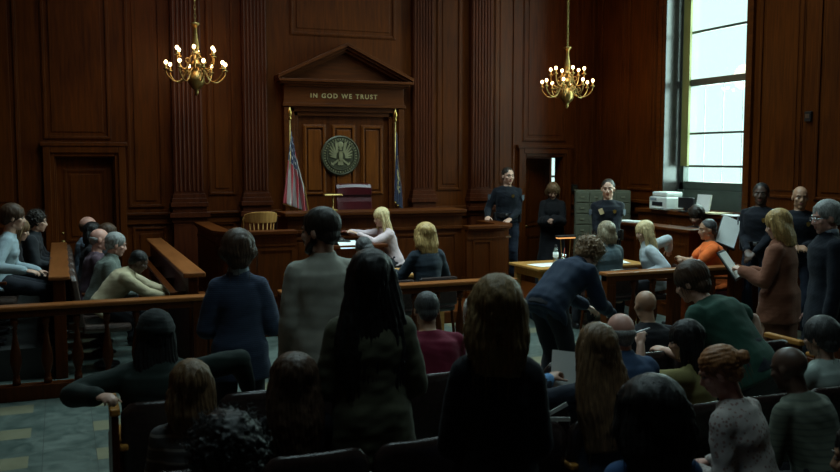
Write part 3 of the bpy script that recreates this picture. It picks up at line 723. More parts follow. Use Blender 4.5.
MB().lathe([(.07, 0), (.07, .012), (.02, .02)], n=20).build('lamp_base', BLACKP, dl)
for s in (-1, 1): MB().tube([(s * .055, 0, .0), (s * .075, 0, .30)], .006, 8).build('post', BRASS, dl)
MB().box(-.14, -.05, .318, .14, .05, .345).build('lamp_hood', BLACKP, dl, bevel=.008)
MB().box(-.125, -.042, .302, .125, .042, .318).build('lamp_tube', LAMPG, dl, bevel=.004)

# side counter before the window, filing cabinet, sill objects
ct = empty('side_counter', (7.64, 10.15, 0), 'long dark wood counter in front of the window, clerk seated behind', 'counter')
MB().box(-.14, -.85, 0, -.08, .85, 1.16).build('front', FURN, ct, bevel=.004)
MB().box(-.19, -.90, 1.16, .16, .90, 1.20).build('worktop', WALLY, ct, bevel=.008)
m = MB()
for i in range(3):
    t = MB(); molding(t, 0, .15, .5, 1.0, 0, .025, .012); t.v = [(-.14 + p[1], -.80 + i * .55 + p[0], p[2]) for p in t.v]; m.add(t.v, t.f)
m.build('front_panels', FURN, ct)
for s in (-1, 1): MB().box(-.08, s * .83 - .02, 0, .12, s * .83 + .02, 1.16).build('side_panel', FURN, ct)
sheet('paper_stack', (7.62, 10.75, 1.201), .22, .34, .2, 'flat stack of white papers on the far end of the side counter', th=.02)
fcb = empty('filing_cabinet', (7.84, 11.82, 0), 'grey green steel cabinet of small drawers behind the frontal officer', 'cabinet', None, R(-30))
MB().box(-.42, -.20, 0, .42, .22, 1.62).build('cabinet_body', CABM, fcb, bevel=.005)
src = None
for r_i in range(9):
    for c_i in range(4):
        if src is None:
            src = MB().box(-.096, -.012, -.076, .096, 0, .076).build('drawer', CABM, fcb, bevel=.004); d = src
            hk = MB().box(-.03, -.022, -.012, .03, -.012, .012).build('handle', mottled('dull_pull', (.2, .2, .14), .4, metal=.6), d)
        else:
            d = src.copy(); COL.objects.link(d); d.parent = fcb; h2 = hk.copy(); COL.objects.link(h2); h2.parent = d
        d.location = (-.306 + c_i * .204, -.20, .16 + r_i * .17)
pr = empty('printer', (8.22, 10.72, 1.366), 'white desktop printer at the left end of the window cabinet', 'printer'); pr.scale = (1, 1, 1.2)
MB().box(-.16, -.20, 0, .16, .20, .16).build('housing', WHITEP, pr, bevel=.02)
MB().box(-.13, -.17, .16, .16, .17, .22).build('lid', WHITEP, pr, bevel=.02)
MB().box(-.27 + .08, -.13, .02, -.16, .13, .035).build('paper_tray', WHITEP, pr, bevel=.004)
MB().box(-.166, -.12, .05, -.158, .12, .10).build('slot', BLACKP, pr)
MB().box(-.166, .02, .115, -.158, .17, .145).build('control_panel', mottled('grey_panel', (.2, .25, .28), .4), pr)
mn = empty('office_monitor', (8.18, 10.22, 1.366), 'small dark monitor on the window cabinet between printer and clerk', 'monitor')
MB().box(-.08, -.09, 0, .08, .09, .012).box(-.015, -.02, .01, .015, .02, .08).build('stand', BLACKP, mn)
MB().box(-.02, -.16, .05, .02, .16, .20).build('screen', BLACKP, mn, bevel=.006)
wp = empty('document_holder', (8.26, 9.98, 1.366), 'pale sheets standing in a holder on the window cabinet', 'document holder')
MB().box(-.01, -.14, 0, .01, .14, .25).xf(Matrix.Rotation(R(10), 4, 'Y')).build('sheets', PAPER, wp)
MB().box(-.05, -.15, 0, .05, .15, .012).build('holder_base', BLACKP, wp)
sheet('folder_stack', (8.20, 9.62, 1.366), .24, .34, .1, 'flat manila folders on the window cabinet', mat=FOLDER, th=.02)
sheet('loose_papers', (8.16, 9.20, 1.366), .22, .34, -.2, 'loose white papers at the right end of the window cabinet', th=.012)
ms = empty('music_stand', (7.66, 8.76, 0), 'dark stand holding a large pale sheet behind the prisoner', 'stand')
MB().tube([(0, 0, .02), (0, 0, 1.05)], .014, 10).build('pole', BLACKP, ms)
for k in range(3):
    a = 2 * math.pi * k / 3 + .5; MB().tube([(0, 0, .15), (.22 * math.cos(a), .22 * math.sin(a), .012)], .011, 8).build('leg', BLACKP, ms)
MT = Matrix.Translation((0, 0, 1.2)) @ Euler((R(-25), R(22), R(-28))).to_matrix().to_4x4()
MB().box(-.13, .0, -.19, .13, .012, .18).xf(MT).build('desk_plate', BLACKP, ms, bevel=.003)
MB().box(-.13, -.05, -.205, .13, .012, -.192).xf(MT).build('ledge', BLACKP, ms)
lp = MB().box(-.12, -.006, -.189, .12, -.002, .20).xf(MT).build('large_sheet', PAPER); lp.location = (7.66, 8.76, 0)
tag(lp, 'large tilted pale blue-white sheet standing on the dark stand', 'paper')

# ------------------------------------------------------------------ counsel chairs
def counsel_chair(loc, rz, label, mat):
    root = empty('counsel_chair', loc, label, 'chair', None, rz)
    MB().box(-.24, -.22, .42, .24, .24, .50).build('seat', mat, root, bevel=.03)
    MB().box(-.23, -.29, .50, .23, -.23, .82).build('backrest', mat, root, bevel=.028)
    for s in (-1, 1): MB().box(s * .27 - .02, -.24, .66, s * .27 + .02, .12, .69).box(s * .27 - .015, .06, .45, s * .27 + .015, .10, .66).build('armrest', FURN, root, bevel=.008)
    for s in (-1, 1):
        for t in (-1, 1): MB().tube([(s * .2, t * .2, .42), (s * .22, t * .24, 0)], [.02, .014], 8).build('leg', FURN, root)
    return root

# ------------------------------------------------------------------ audience seats
STEP = .505; X0 = .24
ROWB, ROWA, ROWC = 4.80, 3.68, 2.56
def theatre_seat_mesh(root):
    # origin: floor under the middle of the seat back, facing +Y
    v = []; n = 12; prof = [(.00, .30), (.03, .60), (-.01, .80), (-.022, .835), (-.042, .85), (-.062, .835), (-.07, .80), (-.05, .60), (-.045, .30)]; q = len(prof)
    for k in range(n + 1):
        t = -1 + 2 * k / n; x = .238 * t; c_ = .035 * (t * t)
        dz = -.05 * max(0, abs(t) - .72) ** 2 / .0784
        for yy, z in prof: v.append((x, yy + c_ * .6 + .02, z + (dz if z > .7 else 0)))
    f = []
    for k in range(n):
        for i in range(q): f.append((k * q + i, k * q + (i + 1) % q, (k + 1) * q + (i + 1) % q, (k + 1) * q + i))
    f += [tuple(range(q))[::-1], tuple(range(n * q, n * q + q))]
    MB().add(v, f).build('backrest', DARKL, root, bevel=.006, smooth=True)
    MB().box(-.22, .04, .38, .22, .46, .46).build('seat', DARKL, root, bevel=.03)
    MB().box(-.2515, -.02, .0, -.2376, .34, .60).build('side_panel', FURN, root, bevel=.004)
    MB().box(-.2515, -.05, .60, -.206, .36, .632).build('armrest', ARMW, root, bevel=.01)
    return root
seat0 = None
def seat(row, i, label):
    global seat0
    loc = (X0 + (i + .5) * STEP, row, 0)
    if seat0 is None: seat0 = empty('theatre_seat', loc, label, 'seat', 'dark theatre seats for the public'); theatre_seat_mesh(seat0); return seat0
    o = copy_tree(seat0); o.location = loc; o['label'] = label; return o
def seat_end(row, i):
    o = MB().box(-.008, -.07, 0, .022, .34, .66).build('seat_end_panel', FURN, bevel=.006); o.location = (X0 + i * STEP, row, 0)
    return o
LB = ['dark theatre seat at the left end, its top gripped by the man in the beanie', 'dark theatre seat right of the left end seat, behind the brown bobbed head', 'dark theatre seat behind the grey sweater man', 'dark theatre seat hidden behind the black haired standing woman',
      'dark theatre seat back between the long black hair and the blonde hair', 'dark theatre seat front of the standing blonde woman', 'dark theatre seat with a small bottle on its rim', 'dark theatre seat under the bald man in black', 'dark theatre seat before the leaning man in green', 'dark theatre seat whose wooden armrest shows right of the green shirt', 'dark theatre seat at the right, beyond the shaved head in grey green']
LA = ['dark theatre seat of the woman in the striped sweater', 'dark theatre seat under the frizzy brown head', 'dark theatre seat directly behind the black haired standing woman', 'dark theatre seat with an open booklet on its rim', 'dark theatre seat of the woman with long brown hair', 'dark theatre seat of the black haired woman holding a pen', 'dark theatre seat beside the bun, glossy rim catching light', 'dark theatre seat left of the shaved head, glossy rim catching light', 'dark theatre seat of the grey haired man in the pale shirt', 'dark theatre seat at the far right end of the middle row']
for i, l in enumerate(LB):
    if i != 9: seat(ROWB, i, l)
for i, l in enumerate(LA[:9]): seat(ROWA, i, l)
LC = {0: 'dark theatre seat of the glossy dark curls at the bottom edge', 3: 'dark theatre seat of the dark head in the blue shirt', 5: 'dark theatre seat of the woman with the reddish bun', 6: 'dark theatre seat of the man with the shaved head'}
for i, l in LC.items(): seat(ROWC, i, l)
seat(1.44, 4, 'dark theatre seat of the man in the bottom right corner')
for row, n in ((ROWB, len(LB)), (ROWA, 9)):
    e = MB().box(-.016, -.07, 0, .016, .36, .63)
# wooden ends closing the rows (belong to the end seats)
def end_for(seat_obj, s):
    MB().box(s * .27 - .018, -.08, 0, s * .27 + .018, .24, .80).box(s * .27 - .018, .24, 0, s * .27 + .018, .37, .60).build('end_panel', FURN, seat_obj, bevel=.008)
    MB().box(s * .27 - .026, -.09, .80, s * .27 + .026, .26, .84).build('end_cap', ARMW, seat_obj, bevel=.01)
seats_all = [o for o in bpy.data.objects if o.name.startswith('theatre_seat')]
for o in seats_all:
    if abs(o.location.y - ROWB) < .01 and abs(o.location.x - (X0 + .5 * STEP)) < .01: end_for(o, -1)
    if abs(o.location.y - ROWB) < .01 and abs(o.location.x - (X0 + 8.5 * STEP)) < .01: end_for(o, 1)
    if abs(o.location.y - ROWB) < .01 and abs(o.location.x - (X0 + 10.5 * STEP)) < .01: end_for(o, -1)

# ------------------------------------------------------------------ chandeliers
def chandelier(x, y, ztop, k, label):
    root = empty('chandelier', (x, y, ztop), label, 'chandelier')
    # body, hanging down from z=0 (top ring) to about -.9*k
    MB().lathe([(.004, -.02), (.055, -.03), (.06, -.045), (.025, -.075), (.022, -.12), (.030, -.20), (.042, -.28), (.045, -.34), (.03, -.38), (.055, -.40), (.06, -.43), (.03, -.45), (.035, -.50), (.065, -.53), (.07, -.56), (.04, -.58), (.035, -.62), (.08, -.66), (.105, -.72), (.10, -.78), (.06, -.84), (.02, -.87), (.03, -.89), (.018, -.92), (.004, -.94)], n=24).build('stem', BRASS, root, smooth=True)
    L_ = MB()
    nl = int((CH - ztop) / .055) + 1
    for i in range(nl):
        z = i * .055; c_ = []
        for q in range(10):
            a = 2 * math.pi * q / 10; u = .014 * math.cos(a); v_ = .034 * math.sin(a)
            c_.append((u, 0, z + v_) if i % 2 else (0, u, z + v_))
        L_.tube(c_, .0035, 6, closed=True)
    L_.build('chain', BRASS, root)
    src = {}
    for (n_, z0, reach, up, off) in ((6, -.50, .25, .03, .3), (8, -.66, .375, .01, .1)):
        for q in range(n_):
            a = 2 * math.pi * q / n_ + off
            if (n_) not in src:
                K = [(.03, .03), (.07, .065), (.12, .03), (.16, -.05), (.22, -.105), (.29, -.095), (.345, -.045), (.372, .0), (.375, .03 + up)]; P = []
                for t in range(33):
                    u_ = t / 32 * (len(K) - 1); i_ = min(int(u_), len(K) - 2); q_ = u_ - i_; pm = [K[max(0, min(len(K) - 1, i_ + d_))] for d_ in (-1, 0, 1, 2)]
                    cr_ = [.5 * (2 * pm[1][a_] + (pm[2][a_] - pm[0][a_]) * q_ + (2 * pm[0][a_] - 5 * pm[1][a_] + 4 * pm[2][a_] - pm[3][a_]) * q_ ** 2 + (3 * pm[1][a_] - pm[0][a_] - 3 * pm[2][a_] + pm[3][a_]) * q_ ** 3) for a_ in (0, 1)]
                    P.append((cr_[0] * reach / .375, 0, z0 + cr_[1]))
                arm = MB().tube(P, .008, 8).tube([(reach * .45 + .03 * math.cos(t * .5), 0, z0 + .0 + .03 * math.sin(t * .5)) for t in range(13)], .005, 6)
                e = P[-1]
                arm.lathe([(.004, -.01), (.030, .0), (.034, .012), (.012, .016), (.013, .022), (.012, .06), (.004, .062)], e, 14)
                ao = arm.build('arm', BRASS, root, smooth=True)
                bo = MB().ball((e[0], e[1], e[2] + .088), (.021, .021, .025), 14).build('bulb', BULBM, ao, smooth=True)
                src[n_] = (ao, bo)
            else:
                ao = src[n_][0].copy(); COL.objects.link(ao); ao.parent = root; bo = src[n_][1].copy(); COL.objects.link(bo); bo.parent = ao
            ao.rotation_euler = (0, 0, a)
    pl = bpy.data.lights.new('bulb_glow', 'POINT'); pl.energy = 18; pl.color = (1.0, .50, .17); pl.shadow_soft_size = .22
    po_ = bpy.data.objects.new('bulb_glow', pl); COL.objects.link(po_); po_.parent = root; po_.location = (0, 0, -.36)
    root.scale = (k, k, k)
    return root
chandelier(1.64, 11.6, 3.84, 1.0, 'brass chandelier of round bulbs hanging on the left before the fluted pilaster')
chandelier(7.05, 11.6, 3.79, 1.0, 'brass chandelier of round bulbs hanging on the right near the window')
# ------------------------------------------------------------------ people: geometry kernel (numpy)
def A(*p): return np.array(p, float)
def nrm(v): v = np.asarray(v, float); n = np.linalg.norm(v); return v / n if n > 1e-9 else v
def p_loft(rings, n=22, e=2.3):
    """rings: (centre, right, forward, rx, ry)"""
    V = []; F = []
    for c, u, f, rx, ry in rings:
        for k in range(n):
            t = 2 * math.pi * k / n; cx_, sx_ = math.cos(t), math.sin(t)
            V.append(np.asarray(c) + np.asarray(u) * rx * math.copysign(abs(cx_) ** (2 / e), cx_) + np.asarray(f) * ry * math.copysign(abs(sx_) ** (2 / e), sx_))
    m = len(rings)
    for i in range(m - 1):
        for k in range(n): F.append((i * n + k, i * n + (k + 1) % n, (i + 1) * n + (k + 1) % n, (i + 1) * n + k))
    V.append(np.asarray(rings[0][0])); V.append(np.asarray(rings[-1][0])); a, b = m * n, m * n + 1
    for k in range(n): F.append((a, (k + 1) % n, k)); F.append((b, (m - 1) * n + k, (m - 1) * n + (k + 1) % n))
    return V, F
def p_cap(a, b, ra, rb, n=14, flat=None, cap=3, bulge=None):
    """tapered capsule; flat=(dir, factor) squeezes the section along dir"""
    a = np.asarray(a, float); b = np.asarray(b, float); d = nrm(b - a)
    h = A(0, 0, 1) if abs(d[2]) < .9 else A(0, 1, 0)
    if flat: h = np.asarray(flat[0], float)
    u = nrm(h - d * np.dot(h, d)); v = np.cross(d, u); fu = flat[1] if flat else 1.0
    R_ = []
    for i in range(cap + 1):
        t = math.pi / 2 * i / cap; R_.append((a - d * ra * math.cos(t), max(ra * math.sin(t), ra * .05)))
    if bulge:
        for t, r_ in bulge: R_.append((a + (b - a) * t, r_))
    for i in range(cap + 1):
        t = math.pi / 2 * i / cap; R_.append((b + d * rb * math.sin(t), max(rb * math.cos(t), rb * .05)))
    return p_loft([(c, u, v, r_ * fu, r_) for c, r_ in R_], n, 2.0)
def p_ell(c, r_, rot=None, n=16):
    c = np.asarray(c, float); m = n // 2 + 2; R_ = rot if rot is not None else np.eye(3); rings = []
    for i in range(m + 1):
        t = math.pi * i / m; rings.append((c + R_ @ A(0, 0, -math.cos(t) * r_[2]), R_ @ A(1, 0, 0), R_ @ A(0, 1, 0), max(1e-3, math.sin(t)) * r_[0], max(1e-3, math.sin(t)) * r_[1]))
    return p_loft(rings, n, 2.0)
def join(pieces):
    V = []; F = []
    for v, f in pieces:
        o = len(V); V += [tuple(p) for p in v]; F += [tuple(i + o for i in q) for q in f]
    return V, F
_tmp = bpy.data.objects.new('tmp', bpy.data.meshes.new('tmp')); COL.objects.link(_tmp)
_rm = _tmp.modifiers.new('r', 'REMESH'); _rm.mode = 'VOXEL'
def remesh(pieces, vox):
    """one closed surface around all the pieces: returns numpy verts, quads"""
    V, F = join(pieces); me = bpy.data.meshes.new('t'); me.from_pydata(V, [], F); me.update(); bm_fix(me)
    old = _tmp.data; _tmp.data = me; bpy.data.meshes.remove(old); _rm.voxel_size = vox
    dg = bpy.context.evaluated_depsgraph_get(); dg.update(); ev = _tmp.evaluated_get(dg); m = ev.to_mesh()
    n = len(m.vertices); v = np.empty(n * 3); m.vertices.foreach_get('co', v); v = v.reshape(-1, 3)
    q = len(m.polygons); ls = np.empty(q, int); m.polygons.foreach_get('loop_total', ls); li = np.empty(len(m.loops), int); m.loops.foreach_get('vertex_index', li)
    if (ls == 4).all(): f = li.reshape(-1, 4)
    else:
        st = np.empty(q, int); m.polygons.foreach_get('loop_start', st); f = np.array([[li[s + min(k, t - 1)] for k in range(4)] for s, t in zip(st, ls)])
    ev.to_mesh_clear(); return v, f
def smooth(v, f, it, mask=None):
    e = np.concatenate([f[:, [0, 1]], f[:, [1, 2]], f[:, [2, 3]], f[:, [3, 0]]]); e = np.concatenate([e, e[:, ::-1]])
    n = len(v); cnt = np.bincount(e[:, 0], minlength=n).astype(float)[:, None] + 1e-9
    for i in range(it):
        s = np.stack([np.bincount(e[:, 0], weights=v[e[:, 1], k], minlength=n) for k in range(3)], 1) / cnt
        fac = .55 if mask is None else (.55 * mask)[:, None]
        v = v + (s - v) * fac
    return v
def normals(v, f):
    fn = np.cross(v[f[:, 2]] - v[f[:, 0]], v[f[:, 3]] - v[f[:, 1]]); out = np.zeros_like(v)
    for k in range(4):
        for a in range(3): out[:, a] += np.bincount(f[:, k], weights=fn[:, a], minlength=len(v))
    return out / (np.linalg.norm(out, axis=1)[:, None] + 1e-12)
def waves(v, seed, freq, amp, stretch=(1, 1, 1), n=9):
    rs = np.random.RandomState(seed); out = np.zeros(len(v)); st = np.asarray(stretch, float)
    for i in range(n):
        k = rs.normal(size=3) * freq * st * rs.uniform(.5, 1.6); out += np.sin(v @ k + rs.uniform(0, 6.28) + .6 * np.sin(v @ (rs.normal(size=3) * freq * .4)))
    return out * amp / math.sqrt(n)
def mk(name, v, f, mats, parent, midx=None, extra=None):
    """mesh object from arrays; extra: list of (V, F, material index) islands added to the same mesh"""
    V = [v]; F = [f.tolist() if isinstance(f, np.ndarray) else f]; MI = [midx.tolist() if midx is not None else [0] * len(F[0])]; o = len(v)
    for ev, ef, mi in extra or []:
        V.append(np.asarray(ev, float)); F.append([tuple(i + o for i in q) for q in ef]); MI.append([mi] * len(ef)); o += len(ev)
    V = np.concatenate(V); F = [q for l in F for q in l]; MI = [q for l in MI for q in l]
    me = bpy.data.meshes.new(name); me.from_pydata(V.tolist(), [], F); me.polygons.foreach_set('material_index', MI)
    for m in mats: me.materials.append(m)
    me.shade_smooth(); me.update(); o_ = bpy.data.objects.new(name, me); COL.objects.link(o_); o_.parent = parent; return o_

# ------------------------------------------------------------------ people: materials
def skin(tone): return mottled('skin_%s' % tone, {'light': (.56, .33, .24), 'pink': (.60, .31, .24), 'tan': (.42, .23, .14), 'brown': (.17, .085, .05), 'dark': (.085, .045, .03)}[tone], .48, var=.07, scale=20)
LIP = mottled('lips', (.36, .12, .10), .45); EYEW = mottled('eye_white', (.22, .19, .17), .45, var=.02); IRIS = mottled('iris', (.03, .02, .012), .1)
def hairm(name, c, rough=.48):
    if name in MATS: return MATS[name]
    m, nt, b = nodes_of(name); N = nt.nodes.new; L = nt.links.new
    tc = N('ShaderNodeTexCoord'); mp = N('ShaderNodeMapping'); mp.inputs['Scale'].default_value = (1, 1, .07); L(tc.outputs['Object'], mp.inputs['Vector'])
    n = N('ShaderNodeTexNoise'); n.inputs['Scale'].default_value = 210; n.inputs['Detail'].default_value = 3; L(mp.outputs[0], n.inputs['Vector'])
    r = N('ShaderNodeValToRGB'); r.color_ramp.elements[0].position = .3; r.color_ramp.elements[1].position = .7
    r.color_ramp.elements[0].color = (*[x * .45 for x in c], 1); r.color_ramp.elements[1].color = (*[min(1, x * 1.5) for x in c], 1)
    L(n.outputs['Fac'], r.inputs[0]); L(r.outputs[0], b.inputs['Base Color']); b.inputs['Roughness'].default_value = rough
    setin(b, 'Specular IOR Level', .3)
    bp = N('ShaderNodeBump'); bp.inputs['Strength'].default_value = .5; bp.inputs['Distance'].default_value = .004; L(n.outputs['Fac'], bp.inputs['Height']); L(bp.outputs[0], b.inputs['Normal'])
    MATS[name] = m; return m
HC = {'black': (.010, .009, .009), 'dark': (.020, .014, .010), 'brown': (.06, .032, .018), 'lightbrown': (.15, .085, .04), 'blond': (.42, .27, .10), 'paleblond': (.60, .46, .24), 'grey': (.26, .26, .25), 'white': (.55, .54, .50), 'greyblond': (.24, .19, .12), 'auburn': (.20, .075, .025), 'darkgrey': (.06, .06, .06), 'goldbrown': (.24, .155, .07), 'copper': (.30, .13, .05), 'curlbrown': (.20, .12, .06)}
def cloth(name, c, rough=.85, stripes=None, spots=None):
    if name in MATS: return MATS[name]
    m = mottled(name, c, rough, var=.14, scale=9, bump=.25, bscale=260, sheen=.04, spec=.25)
    nt = m.node_tree; N = nt.nodes.new; L = nt.links.new; b = nt.nodes['Principled BSDF']
    if stripes or spots:
        src = b.inputs['Base Color'].links[0].from_socket; tc = N('ShaderNodeTexCoord')
        mx = N('ShaderNodeMix'); mx.data_type = 'RGBA'; L(src, mx.inputs[6])
        if stripes:
            per, wid, col = stripes; sp = N('ShaderNodeSeparateXYZ'); L(tc.outputs['Object'], sp.inputs[0])
            a = N('ShaderNodeMath'); a.operation = 'DIVIDE'; L(sp.outputs[2], a.inputs[0]); a.inputs[1].default_value = per
            fr = N('ShaderNodeMath'); fr.operation = 'FRACT'; L(a.outputs[0], fr.inputs[0]); lt = N('ShaderNodeMath'); lt.operation = 'LESS_THAN'; L(fr.outputs[0], lt.inputs[0]); lt.inputs[1].default_value = wid
            L(lt.outputs[0], mx.inputs[0]); mx.inputs[7].default_value = (*col, 1)
        else:
            sc_, th, col = spots; vo = N('ShaderNodeTexVoronoi'); vo.inputs['Scale'].default_value = sc_; L(tc.outputs['Object'], vo.inputs['Vector'])
            lt = N('ShaderNodeMath'); lt.operation = 'LESS_THAN'; L(vo.outputs['Distance'], lt.inputs[0]); lt.inputs[1].default_value = th; L(lt.outputs[0], mx.inputs[0]); mx.inputs[7].default_value = (*col, 1)
        L(mx.outputs[2], b.inputs['Base Color'])
    return m
SHOE = mottled('shoe_leather', (.012, .010, .010), .35)

# ------------------------------------------------------------------ people: heads, hands, hair
def head_pieces(male=True):
    P = []; j = 1.0 if male else .92
    P.append(p_ell((0, -.014, .033), (.076, .097, .086), n=24)); P.append(p_ell((0, .022, -.028), (.062 * j, .064, .080), n=20))
    P.append(p_ell((0, .058, -.092), (.026 * j, .022, .020))); P.append(p_cap((-.045 * j, .0, -.070), (0, .056, -.094), .020, .020)); P.append(p_cap((.045 * j, .0, -.070), (0, .056, -.094), .020, .020))
    for s in (-1, 1):
        P.append(p_ell((s * .042, .056, -.018), (.022, .022, .02))); P.append(p_cap((s * .012, .080, .028), (s * .046, .066, .026), .009, .008))
        P.append(p_ell((s * .0775, -.008, -.006), (.010, .020, .031), n=12)); P.append(p_ell((s * .013, .088, -.032), (.010, .011, .009), n=10))
    P.append(p_cap((0, .078, .012), (0, .098, -.026), .010, .0130, n=10)); P.append(p_ell((0, .078, -.055), (.026, .014, .008), n=12)); P.append(p_ell((0, .076, -.066), (.022, .014, .0085), n=12))
    return P
def hand_pieces(kind, side):
    """wrist at origin, fingers along +Y, palm facing -Z, thumb toward side*X"""
    curl = {'relaxed': 24, 'flat': 8, 'grip': 58, 'point': 35}[kind]; P = []
    P.append(p_ell((0, .020, 0), (.028, .030, .018))); P.append(p_ell((0, .052, 0), (.040, .046, .0155), n=18)); P.append(p_cap((side * .022, .018, -.006), (side * .034, .045, -.010), .016, .013))
    for i, (bx, by, L_, r_) in enumerate(((.029, .088, .074, .0088), (.0098, .094, .082, .0092), (-.0098, .090, .076, .0088), (-.028, .080, .060, .0078))):
        c = curl + 4 * i; 
        if kind == 'point' and i == 0: c = 6
        p = A(side * bx, by - .02, 0); d0 = A(side * bx * 1.2, 1, 0); ang = 0
        P.append(p_cap(p, p + nrm(d0) * .02, r_ * 1.1, r_ * 1.05, n=8)); p = p + nrm(d0) * .02; dirh = nrm(d0)
        for k, (fr, add) in enumerate(((.45, .6), (.31, 1.0), (.24, .8))):
            ang += R(c * add); d = dirh * math.cos(ang) + A(0, 0, -1) * math.sin(ang); q = p + d * L_ * fr
            P.append(p_cap(p, q, r_ * (1 - .08 * k), r_ * (.94 - .10 * k), n=8)); p = q
    p = A(side * .030, .030, -.008)
    for k, (l, a, dn) in enumerate(((.036, 42, .35), (.030, 28, .45), (.022, 16, .45))):
        d = nrm(A(side * math.sin(R(a)), math.cos(R(a)), -dn * (1.6 if kind == 'grip' else .8))); q = p + d * l; P.append(p_cap(p, q, .0125 - .0015 * k, .0110 - .0017 * k, n=8)); p = q
    return P
HAIR_CACHE = {}
def hair_arrays(kind, seed=0):
    key = (kind, seed)
    if key in HAIR_CACHE: return HAIR_CACHE[key]
    rs = np.random.RandomState(seed + 7); P = []; amp = .0022; fr = 150; vox = .0065; sm = 2; st = (1, 1, .12)
    def cap(g=.012, low=.0):
        P.append(p_ell((0, -.022, .040 + g * .3), (.078 + g, .094 + g, .084 + g), n=26)); P.append(p_ell((0, -.062, -.018 - low), (.062 + g * .6, .048 + g * .6, .055 + low), n=20))
        for s in (-1, 1): P.append(p_cap((s * (.068 + g * .4), -.005, .045), (s * (.070 + g * .3), -.022, -.012), .018, .012))
        
        if g > .006: P.append(p_ell((0, .036, .082), (.056, .040, .022)))
    if kind == 'short': cap(.010)
    elif kind == 'crop': cap(.003); amp = .0012
    elif kind == 'full': cap(.020, .01); amp = .004; fr = 90
    elif kind == 'bald':
        P.append(p_ell((0, -.034, .002), (.0782, .0852, .052), n=28)); P.append(p_ell((0, -.062, -.030), (.055, .045, .045), n=20)); amp = .0008
    elif kind == 'bowl':
        cap(.024, .015); P.append(p_ell((0, -.03, .008), (.114, .108, .080), n=24)); P.append(p_ell((0, .060, .07), (.06, .035, .03))); amp = .003; fr = 110
    elif kind in ('bob', 'long', 'verylong', 'lob'):
        L_ = {'bob': .135, 'lob': .20, 'long': .34, 'verylong': .50}[kind]; cap(.020, .0)
        rings = []; mane = kind == 'verylong'
        for t in np.linspace(0, 1, 9):
            z = .05 - t * (L_ + .05); wv = .098 + .020 * math.sin(min(1, t * 1.15) * 3.0); wv *= (1 - .16 * max(0, t - .65) / .35) * (1.0 + .42 * min(1, t * 1.7) if mane else 1.0)
            rings.append((A(.006 * math.sin(t * 5 + seed), -.040 - .030 * min(1, t * 1.6) + .012 * max(0, t - .6), z), A(1, 0, 0), A(0, 1, 0), wv, .062 - .014 * t))
        P.append(p_loft(rings, 26, 2.1))
        for s in (-1, 1):
            P.append(p_cap((s * .078, .012, .055), (s * .088, .010, -.04), .022, .024)); P.append(p_cap((s * .088, .010, -.04), (s * .080, -.01 + (.03 if L_ > .3 else 0), -.06 - (L_ - .10) * .62), .024, .020))
        amp = .0042; fr = 120; st = (1, 1, .05); sm = 2
    elif kind == 'wavy':
        cap(.022, .0)
        for i in range(70):
            a = rs.uniform(0, 2 * math.pi); z = rs.uniform(-.15, .10); r_ = .088 if z < .05 else .075
            x, y = r_ * math.cos(a) * 1.12, r_ * math.sin(a) * .9 - .035
            if y > .045 and z < .07: continue
            P.append(p_ell((x, y, z), (rs.uniform(.016, .028), rs.uniform(.016, .028), rs.uniform(.022, .04)), n=10))
        amp = .003
    elif kind in ('curly', 'bigcurly'):
        big = kind == 'bigcurly'; g = .022 if big else .010; cap(g, .01)
        for i in range(520 if big else 300):
            d = nrm(rs.normal(size=3)); 
            if d[1] > .35 and d[2] < .35: continue
            if d[2] < -.65: continue
            c = A(0, -.022, .030) + d * A(.088 + g, .100 + g, .092 + g) * rs.uniform(.92, 1.06); r_ = rs.uniform(.006, .012); P.append(p_ell(c, (r_, r_, r_), n=8))
        amp = .002; fr = 60; sm = 1; st = (1, 1, 1); vox = .0048
    elif kind == 'frizzy':
        cap(.022, .01); rings = []
        for t in np.linspace(0, 1, 7): rings.append((A(0, -.045 - .02 * t, .06 - t * .36), A(1, 0, 0), A(0, 1, 0), .10 + .028 * math.sin(t * 3), .075))
        P.append(p_loft(rings, 24, 2.1))
        for i in range(700):
            a = rs.uniform(0, 2 * math.pi); z = rs.uniform(-.30, .12); r_ = .118 + .02 * math.sin((.1 - z) * 8); r_ *= 1 if z < .05 else max(.3, 1 - (z - .05) * 6)
            x, y = r_ * math.cos(a), r_ * math.sin(a) * .75 - .05
            if y > .03 and z < .08: continue
            q = rs.uniform(.004, .008); P.append(p_ell((x, y, z), (q, q, q * 1.6), n=6))
        amp = .003; fr = 80; sm = 1
    elif kind == 'bun':
        cap(.010); P.append(p_ell((0, -.135, .035), (.038, .032, .036))); P.append(p_cap((0, -.09, .04), (0, -.125, .036), .03, .03)); amp = .0028; fr = 120; st = (1, .2, 1)
    elif kind == 'pony':
        cap(.012); P.append(p_cap((0, -.11, .02), (0, -.125, -.16), .030, .018))
    elif kind == 'beanie':
        P.append(p_ell((0, -.020, .045), (.096, .112, .098), n=26)); P.append(p_loft([(A(0, -.018, z), A(1, 0, 0), A(0, 1, 0), .096 + g, .112 + g) for z, g in ((.005, -.004), (.01, .006), (.04, .008), (.055, .002))], 26, 2.0)); amp = .0015; fr = 40; st = (1, 1, 3)
    elif kind == 'beard':
        P.append(p_cap((-.058, .005, -.045), (-.030, .050, -.088), .020, .024)); P.append(p_cap((.058, .005, -.045), (.030, .050, -.088), .020, .024)); P.append(p_ell((0, .062, -.096), (.036, .026, .026))); P.append(p_cap((-.024, .080, -.047), (.024, .080, -.047), .0075, .0075)); P.append(p_cap((-.064, 0, -.01), (-.058, .005, -.045), .013, .018)); P.append(p_cap((.064, 0, -.01), (.058, .005, -.045), .013, .018)); amp = .002
    v, f = remesh(P, vox); v = smooth(v, f, sm); nn = normals(v, f)
    d = waves(v, seed + 3, fr, amp, st, 12)
